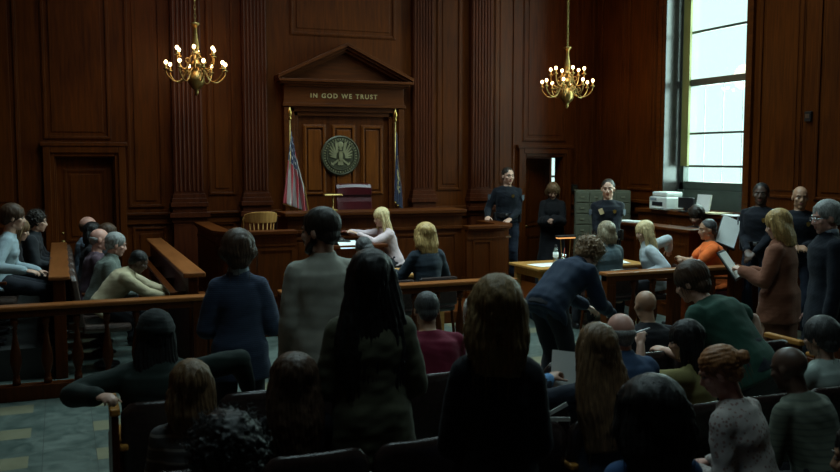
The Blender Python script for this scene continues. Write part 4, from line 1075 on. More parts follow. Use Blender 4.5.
    if kind in ('long', 'verylong', 'bob', 'lob', 'full', 'bowl', 'short', 'frizzy', 'wavy'):
        ang = np.arctan2(v[:, 0], -(v[:, 1] + .03)); d = d + amp * .8 * np.sin(ang * 34 + 3 * np.sin(v[:, 2] * 14 + seed)) * np.clip((.09 - v[:, 2]) * 12, 0, 1)
        d = d * np.clip((.15 - v[:, 2]) * 12, .25, 1)
    v = v + nn * d[:, None]
    if kind in ('short', 'crop', 'bowl', 'full', 'bun', 'pony', 'curly', 'bigcurly'):
        pass
    me = bpy.data.meshes.new('hair_' + kind); me.from_pydata(v.tolist(), [], f.tolist()); me.shade_smooth(); me.materials.append(None); HAIR_CACHE[key] = me; return me
def strands(parent, kind, mat, seed):
    """loose fine locks standing off the hair so that its outline is not a smooth shell"""
    rs = np.random.RandomState(seed + 31); m = MB(); n = {'long': 70, 'verylong': 90, 'bob': 50, 'lob': 60, 'frizzy': 420, 'curly': 200, 'bigcurly': 320, 'wavy': 60, 'full': 50, 'bowl': 40, 'bun': 24}.get(kind, 0)
    if not n: return
    me = hair_arrays(kind, seed); cnt = len(me.vertices); co = np.empty(cnt * 3); me.vertices.foreach_get('co', co); co = co.reshape(-1, 3); no = np.empty(cnt * 3); me.vertices.foreach_get('normal', no); no = no.reshape(-1, 3)
    for i in rs.choice(cnt, n):
        p, q = co[i], no[i]
        if kind in ('curly', 'bigcurly', 'frizzy'):
            path = [tuple(p + q * (.004 + .006 * t) + A(math.cos(t * 1.6 + i), math.sin(t * 1.6 + i), math.sin(t + i)) * .006) for t in range(6)]
        else:
            path = [tuple(p + q * .002 + A(rs.normal() * .002, rs.normal() * .002, -.022 * t) + q * .003 * math.sin(t)) for t in range(6)]
        m.tube(path, [.0014, .0014, .0012, .001, .0008, .0005], 4)
    m.build('loose_hair', mat, parent)['kind'] = 'stuff'

# ------------------------------------------------------------------ people: figure
def rotm(yaw=0, pitch=0, roll=0):
    """columns right, forward, up; yaw turns left(+), pitch bends forward(+), roll tilts to the right(+)"""
    return np.array(Euler((0, 0, R(yaw))).to_matrix()) @ np.array(Euler((-R(pitch), 0, 0)).to_matrix()) @ np.array(Euler((0, R(roll), 0)).to_matrix())
def ik(S, W_, l1, l2, hint):
    S = np.asarray(S, float); W_ = np.asarray(W_, float); d = W_ - S; D = np.linalg.norm(d); m = (l1 + l2) * .995
    if D > m: W_ = S + d / D * m; d = W_ - S; D = m
    D = max(D, abs(l1 - l2) + .01); a = (l1 * l1 - l2 * l2 + D * D) / (2 * D); h = math.sqrt(max(0, l1 * l1 - a * a)); u = d / np.linalg.norm(d)
    hint = np.asarray(hint, float); n = nrm(hint - u * np.dot(hint, u)); return S + u * a + n * h, W_
def person(label, pos, face, top, sit=None, floor=0.0, sex='m', tone='light', hair='short', hcol='brown', hseed=0, lean=0, lean2=0, side=0, twist=0, look=(0, 5, 0),
           cuffs=None, hs=(1, 1, 1), rh='hang', lh='hang', rhint=None, lhint=None, hands=('relaxed', 'relaxed'), shirt=('shirt', (.1, .1, .1)), sleeves='long', outer=False, hem=.14, legs=(.02, .02, .025), bottom='trousers',
           wide=1.0, feet=None, vox=.0078, beard=None, glasses=False, uniform=False, collar=None, shoulders=1.0, headxy=True, group=None, kneel=None, skindeep=True):
    male = sex == 'm'
    up = .50 + .135 + .12                                # pelvis centre to head top on an upright 1.75 m figure
    if sit is None: k = (top - floor) / 1.74
    else: k = min(1.12, max(.88, (top - sit) / .88)) 
    cl = math.cos(R(lean * .8 + lean2 * .35))
    if sit is None and abs(lean) > 12: k = 1.0 if male else .93
    pz = (floor + .965 * k) if sit is None else sit + .115 * k
    # spine
    def frame(t):
        a = lean + lean2 * min(1, max(0, t / .42)) ** 1.2; M_ = rotm(twist * min(1, t / .45), a, side); return M_
    N_ = 26; step = .54 / N_
    def spine():
        p = A(0, 0, pz); sp = [(0, p.copy(), frame(0))]
        for i in range(1, N_ + 1): t = i * step; M_ = frame(t - step / 2); p = p + M_[:, 2] * step * k; sp.append((t, p.copy(), frame(t)))
        return sp
    def at(t):
        if t <= 0: return sp[0][1] + sp[0][2][:, 2] * t * k, sp[0][2]
        i = min(N_, int(round(t / step))); return sp[i][1], sp[i][2]
    hd = rotm(look[0], look[1], look[2])
    for it in range(4):
        sp = spine(); nb, nM = at(.50); hk = k * (1.06 if male else 1.02)
        hc = nb + nM[:, 2] * .028 * k + (nM[:, 2] * .5 + A(0, 0, 1) * .5) * .030 * k + hd[:, 2] * .066 * k + hd[:, 1] * .024 * k
        hairtop = 0 if hair in (None, 'bald') else (.012 if hair in ('crop', 'short', 'bun', 'beard') else .024)
        tz = hc[2] + (hd[2, 2] * (.119 + hairtop) + abs(hd[2, 1]) * .02) * hk
        if sit is None and abs(lean) <= 12: k *= (top - floor) / (tz - floor); pz = floor + .965 * k
        elif sit is None: pz = min(floor + .965 * k, pz + top - tz)
        else: pz = sit + .115 * k + max(-.05, min(.08, pz + top - tz - sit - .115 * k))
    HM = hd
    # shift so that the head stands over pos
    yawM = rotm(face)
    hoff = yawM @ A(hc[0], hc[1], 0); root_xy = A(pos[0], pos[1], 0) - (hoff if headxy else 0)
    root = empty('person', (root_xy[0], root_xy[1], 0), label, 'person', group, R(face))
    sh = (.160 if male else .140) * wide * shoulders
    prof = ([(-.10, .150, .112), (-.04, .168, .122), (.02, .166, .120), (.10, .150, .108), (.17, .150, .108), (.25, .158, .116), (.33, .168, .120), (.385, .164, .108), (.425, .135, .088), (.455, .092, .070), (.485, .060, .058)] if male else
            [(-.10, .152, .115), (-.04, .172, .125), (.02, .166, .120), (.09, .140, .102), (.15, .126, .094), (.22, .134, .100), (.30, .146, .106), (.36, .144, .098), (.41, .118, .080), (.445, .080, .062), (.475, .052, .052)])
    def torso(g, t0=-.12, ext=None, t1=.5):
        rings = []
        for t, rx, ry in prof:
            if t < t0 or t > t1: continue
            c, M_ = at(t); c = c + M_[:, 1] * (.004 if t > .2 else -.006) * k
            rings.append((c, M_[:, 0], M_[:, 1], (rx * wide + g) * k, (ry * (wide ** 1.2) + g) * k))
        if ext:
            base = rings[0]; low = []
            for dz, rx, ry in ext: c, M_ = at(0); low.append((c + (M_[:, 2] * .5 + A(0, 0, 1) * .5) * dz * k if sit is None else c + M_[:, 2] * dz * k, M_[:, 0], M_[:, 1], rx * k * wide, ry * k * wide))
            rings = low + [r_ for r_ in rings]
        return p_loft(rings, 26, 2.35)
    S = {}; E_ = {}; Wp = {}; hand = {}
    for s, tgt, hint in ((1, rh, rhint), (-1, lh, lhint)):
        c, M_ = at(.396); S[s] = c + M_[:, 0] * s * sh * k
        pr = {'hang': lambda: S[s] + A(s * .055, .05, -.53) * k, 'lap': lambda: A(s * .09, .26, pz + .07), 'clasp': lambda: A(s * .045, .245, pz + .10), 'table': lambda: A(s * .14, .42, pz + .12),
              'behind': lambda: A(s * .05, -.2, pz + .02), 'pocket': lambda: A(s * .2, .05, pz), 'knee': lambda: A(s * .13, .36, pz + .06), 'front': lambda: A(s * .10, .30, pz + .22)}
        T_ = pr[tgt]() if isinstance(tgt, str) else A(*tgt)
        h = hint if hint is not None else (s * .38, -.55, -.6)
        E_[s], Wp[s] = ik(S[s], T_, .285 * k, .250 * k, h)
    hj = {}; kn = {}; an = {}
    c0, M0 = at(0)
    Hp = rotm(0, 0, 0)
    for s in (1, -1):
        hj[s] = c0 + Hp[:, 0] * s * .088 * k * wide + A(0, 0, -.035) * k
        if feet: a_ = A(*feet[0 if s > 0 else 1])
        elif sit is None: a_ = A(s * .105, 0, floor + .085 * k)
        else: a_ = A(s * .12, .44, floor + .085 * k)
        kn[s], an[s] = ik(hj[s], a_, .445 * k, .425 * k, (s * .05, 1, .35) if sit is not None else (s * .05, 1, 0))
    # ---- body
    SK = skin(tone); P = [torso(0)]
    c, M_ = at(.30)
    if not male:
        for s in (1, -1): P.append(p_ell(c + M_[:, 0] * s * .068 * k + M_[:, 1] * .075 * k, (.055 * k, .05 * k, .055 * k)))
    P.append(p_cap(at(.455)[0], hc + HM @ A(0, -.022, -.045) * hk, .060 * k, (.056 if male else .047) * k))
    for s in (1, -1):
        P.append(p_cap(at(.445)[0], S[s], .044 * k, .047 * k)); P.append(p_cap(S[s], E_[s], .050 * k, .038 * k)); P.append(p_cap(E_[s], Wp[s], .040 * k, .027 * k, flat=None, bulge=[(.25, .043 * k)]))
        P.append(p_cap(hj[s], kn[s], .086 * k * wide ** .5, .056 * k)); P.append(p_cap(kn[s], an[s], .054 * k, .038 * k, bulge=[(.3, .060 * k)]))
        fd = nrm(A(s * .12, 1, 0)); P.append(p_cap(an[s] + A(0, -.02, -.045) * k, an[s] + fd * .14 * k + A(0, 0, -.055) * k, .034 * k, .026 * k))
    hp = []
    for v, f in head_pieces(male): hp.append(([HM @ (np.asarray(q) * hk) + hc for q in v], f))
    P += hp
    for s, hk_ in ((1, hands[0]), (-1, hands[1])):
        d = nrm(Wp[s] - E_[s]); 
        palm = A(-s, 0, -.15) if abs(d[2]) > .75 else A(-s * .25, 0, -1)
        z = -nrm(palm - d * np.dot(palm, d)); x = np.cross(d, z)
        MH = np.stack([x, d, z], 1); side_ = 1.0 if np.dot(x, A(-s, .6, 0)) > 0 else -1.0
        for v, f in hand_pieces(hk_, side_): P.append(([MH @ (np.asarray(q) * k * (1.02 if male else .92)) + Wp[s] for q in v], f))
        hand[s] = (Wp[s] + MH @ A(0, .08, -.02) * k, MH)
    v, f = remesh(P, vox)
    dh = np.linalg.norm(v - hc, axis=1); mask = np.ones(len(v))
    mask[dh < .15 * hk] = .35
    for s in (1, -1): mask[np.linalg.norm(v - (Wp[s] + (hand[s][1] @ A(0, .08, 0)) * k), axis=1) < .12] = .12
    v = smooth(v, f, 4, mask)
    cen = v[f].mean(1); loc = (cen - hc) @ HM / hk; mi = np.zeros(len(f), int)
    lip = (np.abs(loc[:, 0]) < .024) & (loc[:, 2] < -.049) & (loc[:, 2] > -.073) & (loc[:, 1] > .082); mi[lip] = 1
    extra = []
    for s in (1, -1):
        ev, ef = p_ell((s * .031, .0725, .006), (.0125, .0105, .0075), n=12); extra.append(([HM @ (np.asarray(q) * hk) + hc for q in ev], ef, 2))
        ev, ef = p_ell((s * .031, .0812, .006), (.0058, .003, .0060), n=10); extra.append(([HM @ (np.asarray(q) * hk) + hc for q in ev], ef, 3))
        ev, ef = p_cap((s * .016, .0905, .0275), (s * .044, .078, .031), .0042, .003, n=6); extra.append(([HM @ (np.asarray(q) * hk) + hc for q in ev], ef, 4))
    HAIRM = hairm('hair_' + hcol, HC[hcol])
    mk('body', v, f, [SK, LIP, EYEW, IRIS, HAIRM], root, mi, extra)
    # ---- hair
    if hair:
        me = hair_arrays(hair, hseed)
        if me.materials[0] is not None: me = me.copy()
        hm_ = HAIRM if hair != 'beanie' else cloth('beanie_knit', (.015, .018, .018))
        me.materials[0] = hm_
        o = bpy.data.objects.new('hair' if hair != 'beanie' else 'beanie', me); COL.objects.link(o); o.parent = root
        M4 = Matrix(np.vstack([np.hstack([HM * hk * np.asarray(hs)[None, :], hc[:, None]]), [0, 0, 0, 1]]).tolist()); o.matrix_local = M4
        strands(o, hair, hm_, hseed)
        if hair == 'beanie':
            me2 = hair_arrays('long', 9).copy(); me2.materials[0] = HAIRM; o = bpy.data.objects.new('hair', me2); COL.objects.link(o); o.parent = root
            o.matrix_local = Matrix(np.vstack([np.hstack([HM * hk * .96, (hc + HM @ A(0, 0, -.012))[:, None]]), [0, 0, 0, 1]]).tolist())
    if beard:
        me = hair_arrays('beard', 1)
        if me.materials[0] is not None: me = me.copy()
        me.materials[0] = hairm('hair_' + beard, HC[beard]); o = bpy.data.objects.new('beard', me); COL.objects.link(o); o.parent = root
        o.matrix_local = Matrix(np.vstack([np.hstack([HM * hk, hc[:, None]]), [0, 0, 0, 1]]).tolist())
    if glasses:
        g = MB()
        for s in (1, -1):
            g.tube([(s * .032 + .021 * math.cos(t * .5236), .093, .004 + .016 * math.sin(t * .5236)) for t in range(12)], .0018, 6, closed=True); g.tube([(s * .053, .091, .008), (s * .078, .05, .010), (s * .080, -.01, .006)], .0018, 6)
        g.tube([(-.011, .095, .007), (0, .098, .010), (.011, .095, .007)], .0016, 6)
        o = g.build('glasses', STEEL, root); o.matrix_local = Matrix(np.vstack([np.hstack([HM * hk, hc[:, None]]), [0, 0, 0, 1]]).tolist())
    # ---- upper clothing
    sm_ = shirt if not isinstance(shirt, tuple) else cloth(*shirt)
    g = .024 if outer else .013; G = []
    if sit is not None: hem_ = min(hem, .09)
    else: hem_ = hem
    flare = 1.0 + (.06 if outer else .03)
    ext = [(-hem_ - .02, .180 * flare + g, .130 * flare + g), (-hem_ * .5 - .02, .178 * flare + g * .9, .130 + g)]
    if bottom == 'robe' : ext = [(-(pz - floor) / k + .03, .27, .24), (-.5, .24, .20), (-.2, .20, .155)]
    tt = torso(g, -.05, ext, .5); G.append(tt)
    if not male:
        for s in (1, -1): G.append(p_ell(at(.30)[0] + at(.30)[1][:, 0] * s * .068 * k + at(.30)[1][:, 1] * .075 * k, (.064 * k, .058 * k, .062 * k)))
    cc, cM = at(.478)
    if outer or collar is not None: G.append(p_loft([(cc + cM[:, 2] * (-.03) * k, cM[:, 0], cM[:, 1], .088 * k, .080 * k), (cc + cM[:, 2] * .030 * k, cM[:, 0], cM[:, 1], .070 * k, .070 * k), (cc + cM[:, 2] * .042 * k, cM[:, 0], cM[:, 1], .064 * k, .064 * k)], 20, 2.0))
    for s in (1, -1):
        G.append(p_cap(at(.448)[0], S[s], .046 * k + g * .3, .050 * k + g * .6)); 
        if sleeves == 'long' or sleeves == 'cuff':
            G.append(p_cap(S[s], E_[s], .051 * k + g, .043 * k + g)); w_ = Wp[s] + (E_[s] - Wp[s]) * .03; G.append(p_cap(E_[s], w_, .044 * k + g, .032 * k + g * .8, cap=2))
        elif sleeves == 'half': G.append(p_cap(S[s], E_[s], .056 * k + g, .050 * k + g)); G.append(p_cap(E_[s], E_[s] + (Wp[s] - E_[s]) * .35, .050 * k + g * .6, .042 * k + g, cap=2))
        elif sleeves == 'short': G.append(p_cap(S[s], S[s] + (E_[s] - S[s]) * .62, .060 * k + g, .058 * k + g, cap=2))
        if bottom == 'robe': G.append(p_cap(E_[s], Wp[s] + (E_[s] - Wp[s]) * .05, .06 * k + g, .085 * k, cap=2))
    v, f = remesh(G, vox * 1.15); v = smooth(v, f, 5)
    seed = int(abs(pos[0] * 137 + pos[1] * 311)) % 9973
    nn = normals(v, f); v = v + nn * (waves(v, seed, 20, .0034, (1.0, 1.0, .8)) + waves(v, seed + 1, 52, .0012, (.6, .6, 1.3)))[:, None] * (1.2 if outer else 1.0)
    nm = 'jacket' if outer and bottom != 'robe' else ('robe' if bottom == 'robe' else 'shirt')
    so = mk(nm, v, f, [sm_], root)
    if cuffs is not None:
        for s in (1, -1):
            a_ = Wp[s] + (E_[s] - Wp[s]) * .22; cv, cf = p_cap(a_, Wp[s] + (E_[s] - Wp[s]) * .03, .046 * k, .042 * k, cap=2)
            MB().add([tuple(q) for q in cv], cf).build('cuff', cloth('blue_cuff', cuffs), root, smooth=True)
    if collar is not None:       # a shirt collar showing above a jacket or sweater
        C_ = MB(); 
        rg = p_loft([(cc + cM[:, 2] * .004 * k, cM[:, 0], cM[:, 1], .076 * k, .072 * k), (cc + cM[:, 2] * .050 * k, cM[:, 0], cM[:, 1], .066 * k, .064 * k), (cc + cM[:, 2] * .056 * k, cM[:, 0], cM[:, 1], .060 * k, .058 * k)], 24, 2.0)
        C_.add([tuple(q) for q in rg[0]], rg[1]).build('collar', cloth('collar_%d' % int(collar[0] * 99), collar), root, smooth=True)
    # ---- lower clothing
    if bottom in ('trousers', 'skirt'):
        lm = cloth('lower_%d_%d_%d' % tuple(int(q * 999) for q in legs), legs); G = [torso(.010, -.12, None, .12)] if bottom == 'trousers' else []
        if bottom == 'trousers':
            for s in (1, -1):
                G.append(p_cap(hj[s], kn[s], .092 * k * wide ** .5 + .006, .066 * k)); G.append(p_cap(kn[s], an[s] + (kn[s] - an[s]) * .06, .066 * k, .058 * k, cap=2))
        else:
            kz = .42 * k + floor if sit is None else None
            c0_, M_ = at(.09); G.append(p_loft([(A(0, 0, floor + .46 * k) , A(1, 0, 0), A(0, 1, 0), .185 * k, .145 * k), (A(0, 0, floor + .7 * k), A(1, 0, 0), A(0, 1, 0), .195 * k, .155 * k), (at(0)[0], A(1, 0, 0), A(0, 1, 0), .188 * k, .142 * k), (c0_, M_[:, 0], M_[:, 1], .155 * k, .12 * k)], 26, 2.3))
        v, f = remesh(G, vox * 1.25); v = smooth(v, f, 4); nn = normals(v, f); v = v + nn * waves(v, seed + 5, 26, .004)[:, None]; mk('trousers' if bottom == 'trousers' else 'skirt', v, f, [lm], root)
    for s in (1, -1):
        fd = nrm(A(s * .12, 1, 0)); an_ = an[s]
        G = [p_cap(an_ + A(0, -.028, -.042) * k, an_ + fd * .155 * k + A(0, 0, -.052) * k, .040 * k, .033 * k), p_cap(an_ + A(0, 0, .0) * k, an_ + fd * .06 * k + A(0, 0, -.035) * k, .042 * k, .035 * k)]
        v, f = remesh(G, .010); v = smooth(v, f, 2); v[:, 2] = np.maximum(v[:, 2], an_[2] - .083 * k); mk('shoe', v, f, [SHOE], root)
    if uniform:
        m = MB(); c, M_ = at(.06); r_ = []
        rg = p_loft([(c + M_[:, 2] * z * k, M_[:, 0], M_[:, 1], .182 * k * wide, .142 * k * wide) for z in (-.028, .028)], 26, 2.3); m.add([tuple(q) for q in rg[0]], rg[1]); m.build('belt', BLACKP, root)
        for a_, w_, h_ in ((-40, .03, .05), (20, .035, .045), (65, .03, .09), (125, .03, .05), (-75, .035, .12), (165, .03, .05)):
            x = math.sin(R(a_)) * .192 * k * wide; y = math.cos(R(a_)) * .152 * k * wide; q = c + M_[:, 0] * x + M_[:, 1] * y
            MB().box(-w_, -.02, -h_, w_, .02, .03).xf(Matrix.Translation(tuple(q)) @ Euler((0, 0, -R(a_))).to_matrix().to_4x4()).build('belt_pouch', BLACKP, root, bevel=.006)
        MB().box(-.022, -.006, -.018, .022, .006, .018).xf(Matrix.Translation(tuple(c + M_[:, 1] * .150 * k))).build('buckle', STEEL, root, bevel=.003)
        q = at(.33)[0] + at(.33)[1] @ A(-.085, .140, 0) * k
        MB().poly([(x * .9, 0, z * .9) for x, z in ((-.026, .022), (0, .034), (.026, .022), (.022, -.012), (0, -.034), (-.022, -.012))], (0, .008, 0)).xf(Matrix.Translation(tuple(q))).build('badge', GOLD, root)
        for s in (1, -1):
            q = S[s] + (E_[s] - S[s]) * .30 + nrm(A(s, .55, 0)) * (.064 * k + g * .8)
            MB().poly([(0, x * .030, z * .034) for x, z in ((-1, 1), (1, 1), (1, -.4), (0, -1.2), (-1, -.4))], (.006 * s, 0, 0)).xf(Matrix.Translation(tuple(q)) @ Matrix.Rotation(s * .5, 4, 'Z') @ Matrix.Scale(1.25, 4)).build('shoulder_patch', mottled('patch', (.10, .125, .15), .8), root)
            q = at(.45)[0] + at(.45)[1] @ A(s * .045, .062, -.02) * k
            MB().box(-.016, -.003, -.006, .016, .006, .006).xf(Matrix.Translation(tuple(q))).build('collar_pin', GOLD, root)
    if uniform == 'tag': MB().box(-.03, 0, -.04, .03, .01, .04).xf(Matrix.Translation(tuple(at(.34)[0] + at(.34)[1] @ A(.085, .137, 0) * k)) @ Euler((0, R(25), 0)).to_matrix().to_4x4()).build('name_tag', FOLDER, root)
    root['_h'] = [float(q) for s in (1, -1) for q in (yawM @ hand[s][0] + A(root_xy[0], root_xy[1], 0))]
    return root

NAVY = ('uniform_navy', (.0042, .0058, .0105)); 
def seated_on(p, label, mat, z=0.0):
    return counsel_chair((p.location.x, p.location.y, z), p.rotation_euler.z, label, mat)
# --- jury, back row
person('woman in a light blue shirt at the far left, leaning forward in profile', (-.43, 9.62), -92, 1.67, sit=.78, floor=.30, sex='f', hair='short', hcol='brown', hseed=1, hs=(1.08, 1.08, 1.05), lean=14, look=(0, 6, 0), rh=(.30, .26, 1.04), lh='knee', shirt=('light_blue_shirt', (.32, .40, .44)), legs=(.012, .014, .02), hem=.06)
person('light haired person seated between the light blue shirt and the dark curly head', (-.40, 10.10), -92, 1.50, sit=.76, floor=.30, sex='f', hair='long', hcol='lightbrown', hseed=2, lean=16, look=(0, 15, 0), rh='knee', lh='knee', shirt=('black_top', (.009, .009, .012)))
person('dark curly haired man in dark jacket in the back juror row', (-.24, 10.62), -92, 1.56, sit=.76, floor=.30, hair='curly', hcol='dark', hseed=1, lean=18, look=(0, 6, 0), rh='knee', lh='knee', shirt=('charcoal_jacket', (.018, .020, .024)), outer=True)
person('dark haired person farthest back at the left, behind the curly haired man', (-.26, 11.4), -92, 1.52, sit=.76, floor=.30, hair='full', hcol='black', hseed=2, lean=10, tone='tan', look=(0, 4, 0), shirt=('black_top', (.009, .009, .012)), rh='knee', lh='knee')
# --- jury, front row
person('man in a tan jacket bending far forward, nearest in the front juror row', (.72, 9.42), -95, 1.18, sit=.48, hair='crop', hcol='black', tone='dark', lean=34, lean2=10, look=(0, 30, 0), rh=(.10, .62, .70), lh=(-.08, .66, .72), shirt=('tan_jacket', (.42, .35, .22)), outer=True, wide=1.05, hands=('grip', 'grip'))
person('grey haired man in a grey green jacket beside the bending man in tan', (.54, 10.0), -92, 1.33, sit=.48, hair='short', hcol='grey', tone='pink', lean=18, look=(0, 12, 0), rh='knee', lh='knee', shirt=('grey_green_jacket', (.12, .14, .12)), outer=True, hseed=3)
person('bald juror in a dull purple shirt in the middle of the front row', (.40, 10.58), -92, 1.33, sit=.48, hair='bald', hcol='grey', tone='pink', lean=10, look=(0, 8, 0), rh='knee', lh='knee', shirt=('dull_purple_shirt', (.075, .045, .06)))
person('brown haired juror leaning forward behind the grey haired man', (.52, 11.16), -92, 1.35, sit=.48, hair='short', hcol='brown', tone='pink', lean=16, look=(0, 8, 0), rh='knee', lh='knee', shirt=('black_top', (.009, .009, .012)))
person('dark haired juror in black with a pale collar near the wall', (.37, 11.74), -92, 1.33, sit=.48, sex='f', hair='bob', hcol='black', hseed=4, lean=8, look=(0, 5, 0), rh='knee', lh='knee', shirt=('black_top', (.009, .009, .012)), collar=(.5, .5, .5))
person('bald juror at the far end of the front row beside the door', (.33, 12.32), -92, 1.36, sit=.48, hair='bald', hcol='brown', tone='pink', lean=6, look=(0, 5, 0), rh='knee', lh='knee', shirt=('blue_grey_shirt', (.10, .13, .17)))
# --- court staff
U = dict(shirt=NAVY, outer=False, legs=(.008, .012, .024), uniform=True, collar=None, hem=.02)
person('tall officer in navy uniform with hand on the curved desk beside the doorway', (6.47, 12.35), 152, 1.985, floor=.15, hair='crop', hcol='dark', look=(28, 2, 0), rh=(.30, .24, 1.22), lh=(-.06, .26, 1.20), **U)
person('judge in a black robe with light brown hair looking down in the doorway', (7.36, 12.5), 145, 1.72, sex='f', hair='bob', hcol='lightbrown', hseed=5, look=(8, 28, 0), rh=(.05, .30, 1.12), lh=(-.05, .30, 1.14), hands=('grip', 'grip'), shirt=('black_robe', (.008, .008, .010)), bottom='robe', outer=True)
person('officer in navy uniform with a pale tag on the chest before the filing cabinet', (7.06, 10.50), 148, 1.84, hair='crop', hcol='dark', look=(-4, 4, 0), rh=(.05, .27, 1.00), lh=(-.03, .30, .98), **{**U, 'uniform': 'tag'})
person('dark skinned officer in navy uniform by the window wall, turned to the left', (7.86, 8.44), 118, 1.83, hair='crop', hcol='black', tone='dark', look=(12, 0, 0), rh=(.06, .26, 1.02), lh=(-.04, .28, 1.00), wide=1.08, **U)
person('bald officer in navy uniform standing furthest right behind the grey haired man', (8.02, 7.98), 140, 1.79, hair=None, tone='tan', look=(5, 2, 0), rh='clasp', lh='clasp', wide=1.05, **U)
p = person('court clerk in black seated behind the side counter looking down', (7.95, 9.72), 105, 1.485, sit=.62, hair='full', hcol='dark', hseed=6, lean=6, look=(5, 22, 0), shirt=('black_top', (.009, .009, .012)), rh='lap', lh='lap', feet=((.12, .14, .085), (-.12, .14, .085)))
st_ = empty('counter_stool', (p.location.x, p.location.y, 0), 'dark stool of the clerk behind the side counter', 'stool')
MB().lathe([(.15, .60), (.16, .61), (.16, .635), (.15, .645)], n=20).build('seat', DARKL, st_); MB().lathe([(.025, .02), (.025, .60)], n=10).lathe([(.18, 0), (.18, .015), (.03, .04)], n=20).build('pedestal', BLACKP, st_)
p = person('blonde court reporter in a pale pink blouse reaching left to the black machine', (3.86, 10.92), 97, 1.48, sit=.66, floor=.15, sex='f', hair='long', hcol='paleblond', hseed=7, lean=16, look=(0, 10, 0), rh=(.06, .60, 1.17), lh=(-.12, .55, 1.15), rhint=(.3, -.2, -1), lhint=(-.3, -.2, -1), hands=('flat', 'flat'), shirt=('pale_pink_blouse', (.55, .42, .43)), hem=.05)
st_ = empty('reporter_stool', (p.location.x, p.location.y, .15), 'dark stool of the blonde reporter before the judge bench', 'stool')
MB().lathe([(.15, .49), (.16, .50), (.16, .525), (.15, .535)], n=20).build('seat', DARKL, st_); MB().lathe([(.025, .02), (.025, .49)], n=10).lathe([(.18, 0), (.18, .015), (.03, .04)], n=20).build('pedestal', BLACKP, st_)
# --- counsel tables
p = person('person in a dark grey suit bending low over the left counsel table', (3.12, 9.36), 0, 1.22, sit=.50, hair='full', hcol='darkgrey', hseed=8, lean=24, lean2=10, side=-16, look=(10, 40, -10), rh=(.16, .50, .80), lh=(-.20, .52, .80), shirt=('dark_grey_suit', (.035, .048, .06)), outer=True, wide=1.05)
seated_on(p, 'dark chair under the person in the dark grey suit', DARKL)
p = person('blonde woman in a dark navy jacket seated with her back to the public', (3.80, 9.26), 3, 1.40, sit=.50, sex='f', hair='lob', hcol='blond', hseed=9, hs=(1.12, 1.05, 1.0), lean=6, look=(0, 6, 0), rh=(.24, .38, .80), lh=(-.24, .40, .80), shirt=('dark_navy_jacket', (.014, .022, .032)), outer=True)
seated_on(p, 'dark chair under the blonde woman in the navy jacket', DARKL)
p = person('woman with a grey blonde bob and teal grey jacket seated at the right counsel table', (6.08, 9.08), 8, 1.365, sit=.50, sex='f', hair='bob', hcol='greyblond', hseed=10, lean=4, look=(8, 6, 0), rh=(.22, .38, .80), lh=(-.22, .40, .80), shirt=('teal_grey_jacket', (.075, .11, .125)), outer=True, wide=1.12)
seated_on(p, 'dark chair under the woman with the grey blonde bob', DARKL)
p = person('long haired pale blonde woman in a light grey jacket turned left in profile', (6.58, 9.0), 62, 1.36, sit=.50, sex='f', hair='long', hcol='paleblond', hseed=11, lean=12, look=(12, 12, 0), rh=(.38, -.22, .98), lh=(-.20, .14, .74), rhint=(.4, -.9, .2), shirt=('light_grey_jacket', (.42, .46, .48)), outer=True)
seated_on(p, 'dark chair under the pale blonde woman in light grey', REDL if False else DARKL)
p = person('prisoner in an orange short sleeved shirt seated with clasped hands', (7.40, 8.84), 62, 1.375, sit=.50, hair='crop', hcol='darkgrey', tone='tan', lean=10, look=(8, 4, 0), rh=(.03, .40, .86), lh=(-.05, .42, .88), rhint=(.9, -.2, -.5), lhint=(-.9, -.2, -.5), hands=('grip', 'grip'), sleeves='short', shirt=('orange_prison_shirt', (.85, .17, .035)), legs=(.75, .15, .035), wide=1.1)
seated_on(p, 'dark reddish chair under the prisoner in orange', REDL)
# --- standing public
person('person with short bobbed brown hair in a fine striped blue jacket standing at the gate', (1.03, 5.63), -6, 1.665, sex='f', hair='bowl', hcol='brown', hseed=12, look=(0, 4, 0), rh=(.14, .24, 1.02), lh=(-.14, .24, 1.02), shirt=('striped_blue_jacket', (.035, .052, .095), .85, (.012, .45, (.022, .032, .06))), outer=True, hem=.19, collar=(.30, .38, .45), legs=(.010, .010, .014), wide=.92, hs=(1.08, 1.05, 1.05))
person('bearded man in a grey knit sweater standing with head turned left', (1.42, 5.12), -4, 1.83, hair='short', hcol='dark', hseed=13, look=(52, 4, 0), beard='dark', shirt=('grey_sweater', (.36, .355, .30)), outer=True, hem=.16, legs=(.03, .03, .035), rh='hang', lh='hang', wide=.95)
person('woman with very long black hair in an olive sweater standing nearest the camera centre', (1.33, 3.92), -12, 1.68, sex='f', hair='verylong', hcol='black', hseed=14, look=(5, 3, 0), rh=(.14, .22, .98), lh=(-.14, .22, .98), shirt=('olive_sweater', (.075, .075, .045)), outer=True, hem=.22, legs=(.02, .022, .03), wide=1.04, hs=(1.10, 1.06, 1.12))
person('blonde woman in a black jacket standing right of the long black hair', (1.49, 2.93), -20, 1.68, sex='f', hair='lob', hcol='goldbrown', hseed=15, look=(0, 4, 0), rh=(.05, .24, 1.10), lh=(-.05, .24, 1.10), hs=(1.04, 1, 1.08), shoulders=.88, shirt=('black_jacket', (.010, .012, .016)), outer=True, hem=.2, legs=(.010, .010, .014), wide=.86)
W = person('blonde woman in a rust brown suit standing and holding an open folder', (5.76, 5.98), 32, 1.68, sex='f', hair='lob', hcol='blond', hseed=16, look=(0, 14, 0), rh=(.10, .27, 1.12), lh=(-.14, .28, 1.14), hands=('grip', 'grip'), shirt=('rust_brown_jacket', (.19, .070, .038)), outer=True, hem=.22, bottom='skirt', legs=(.17, .064, .036), wide=1.12)
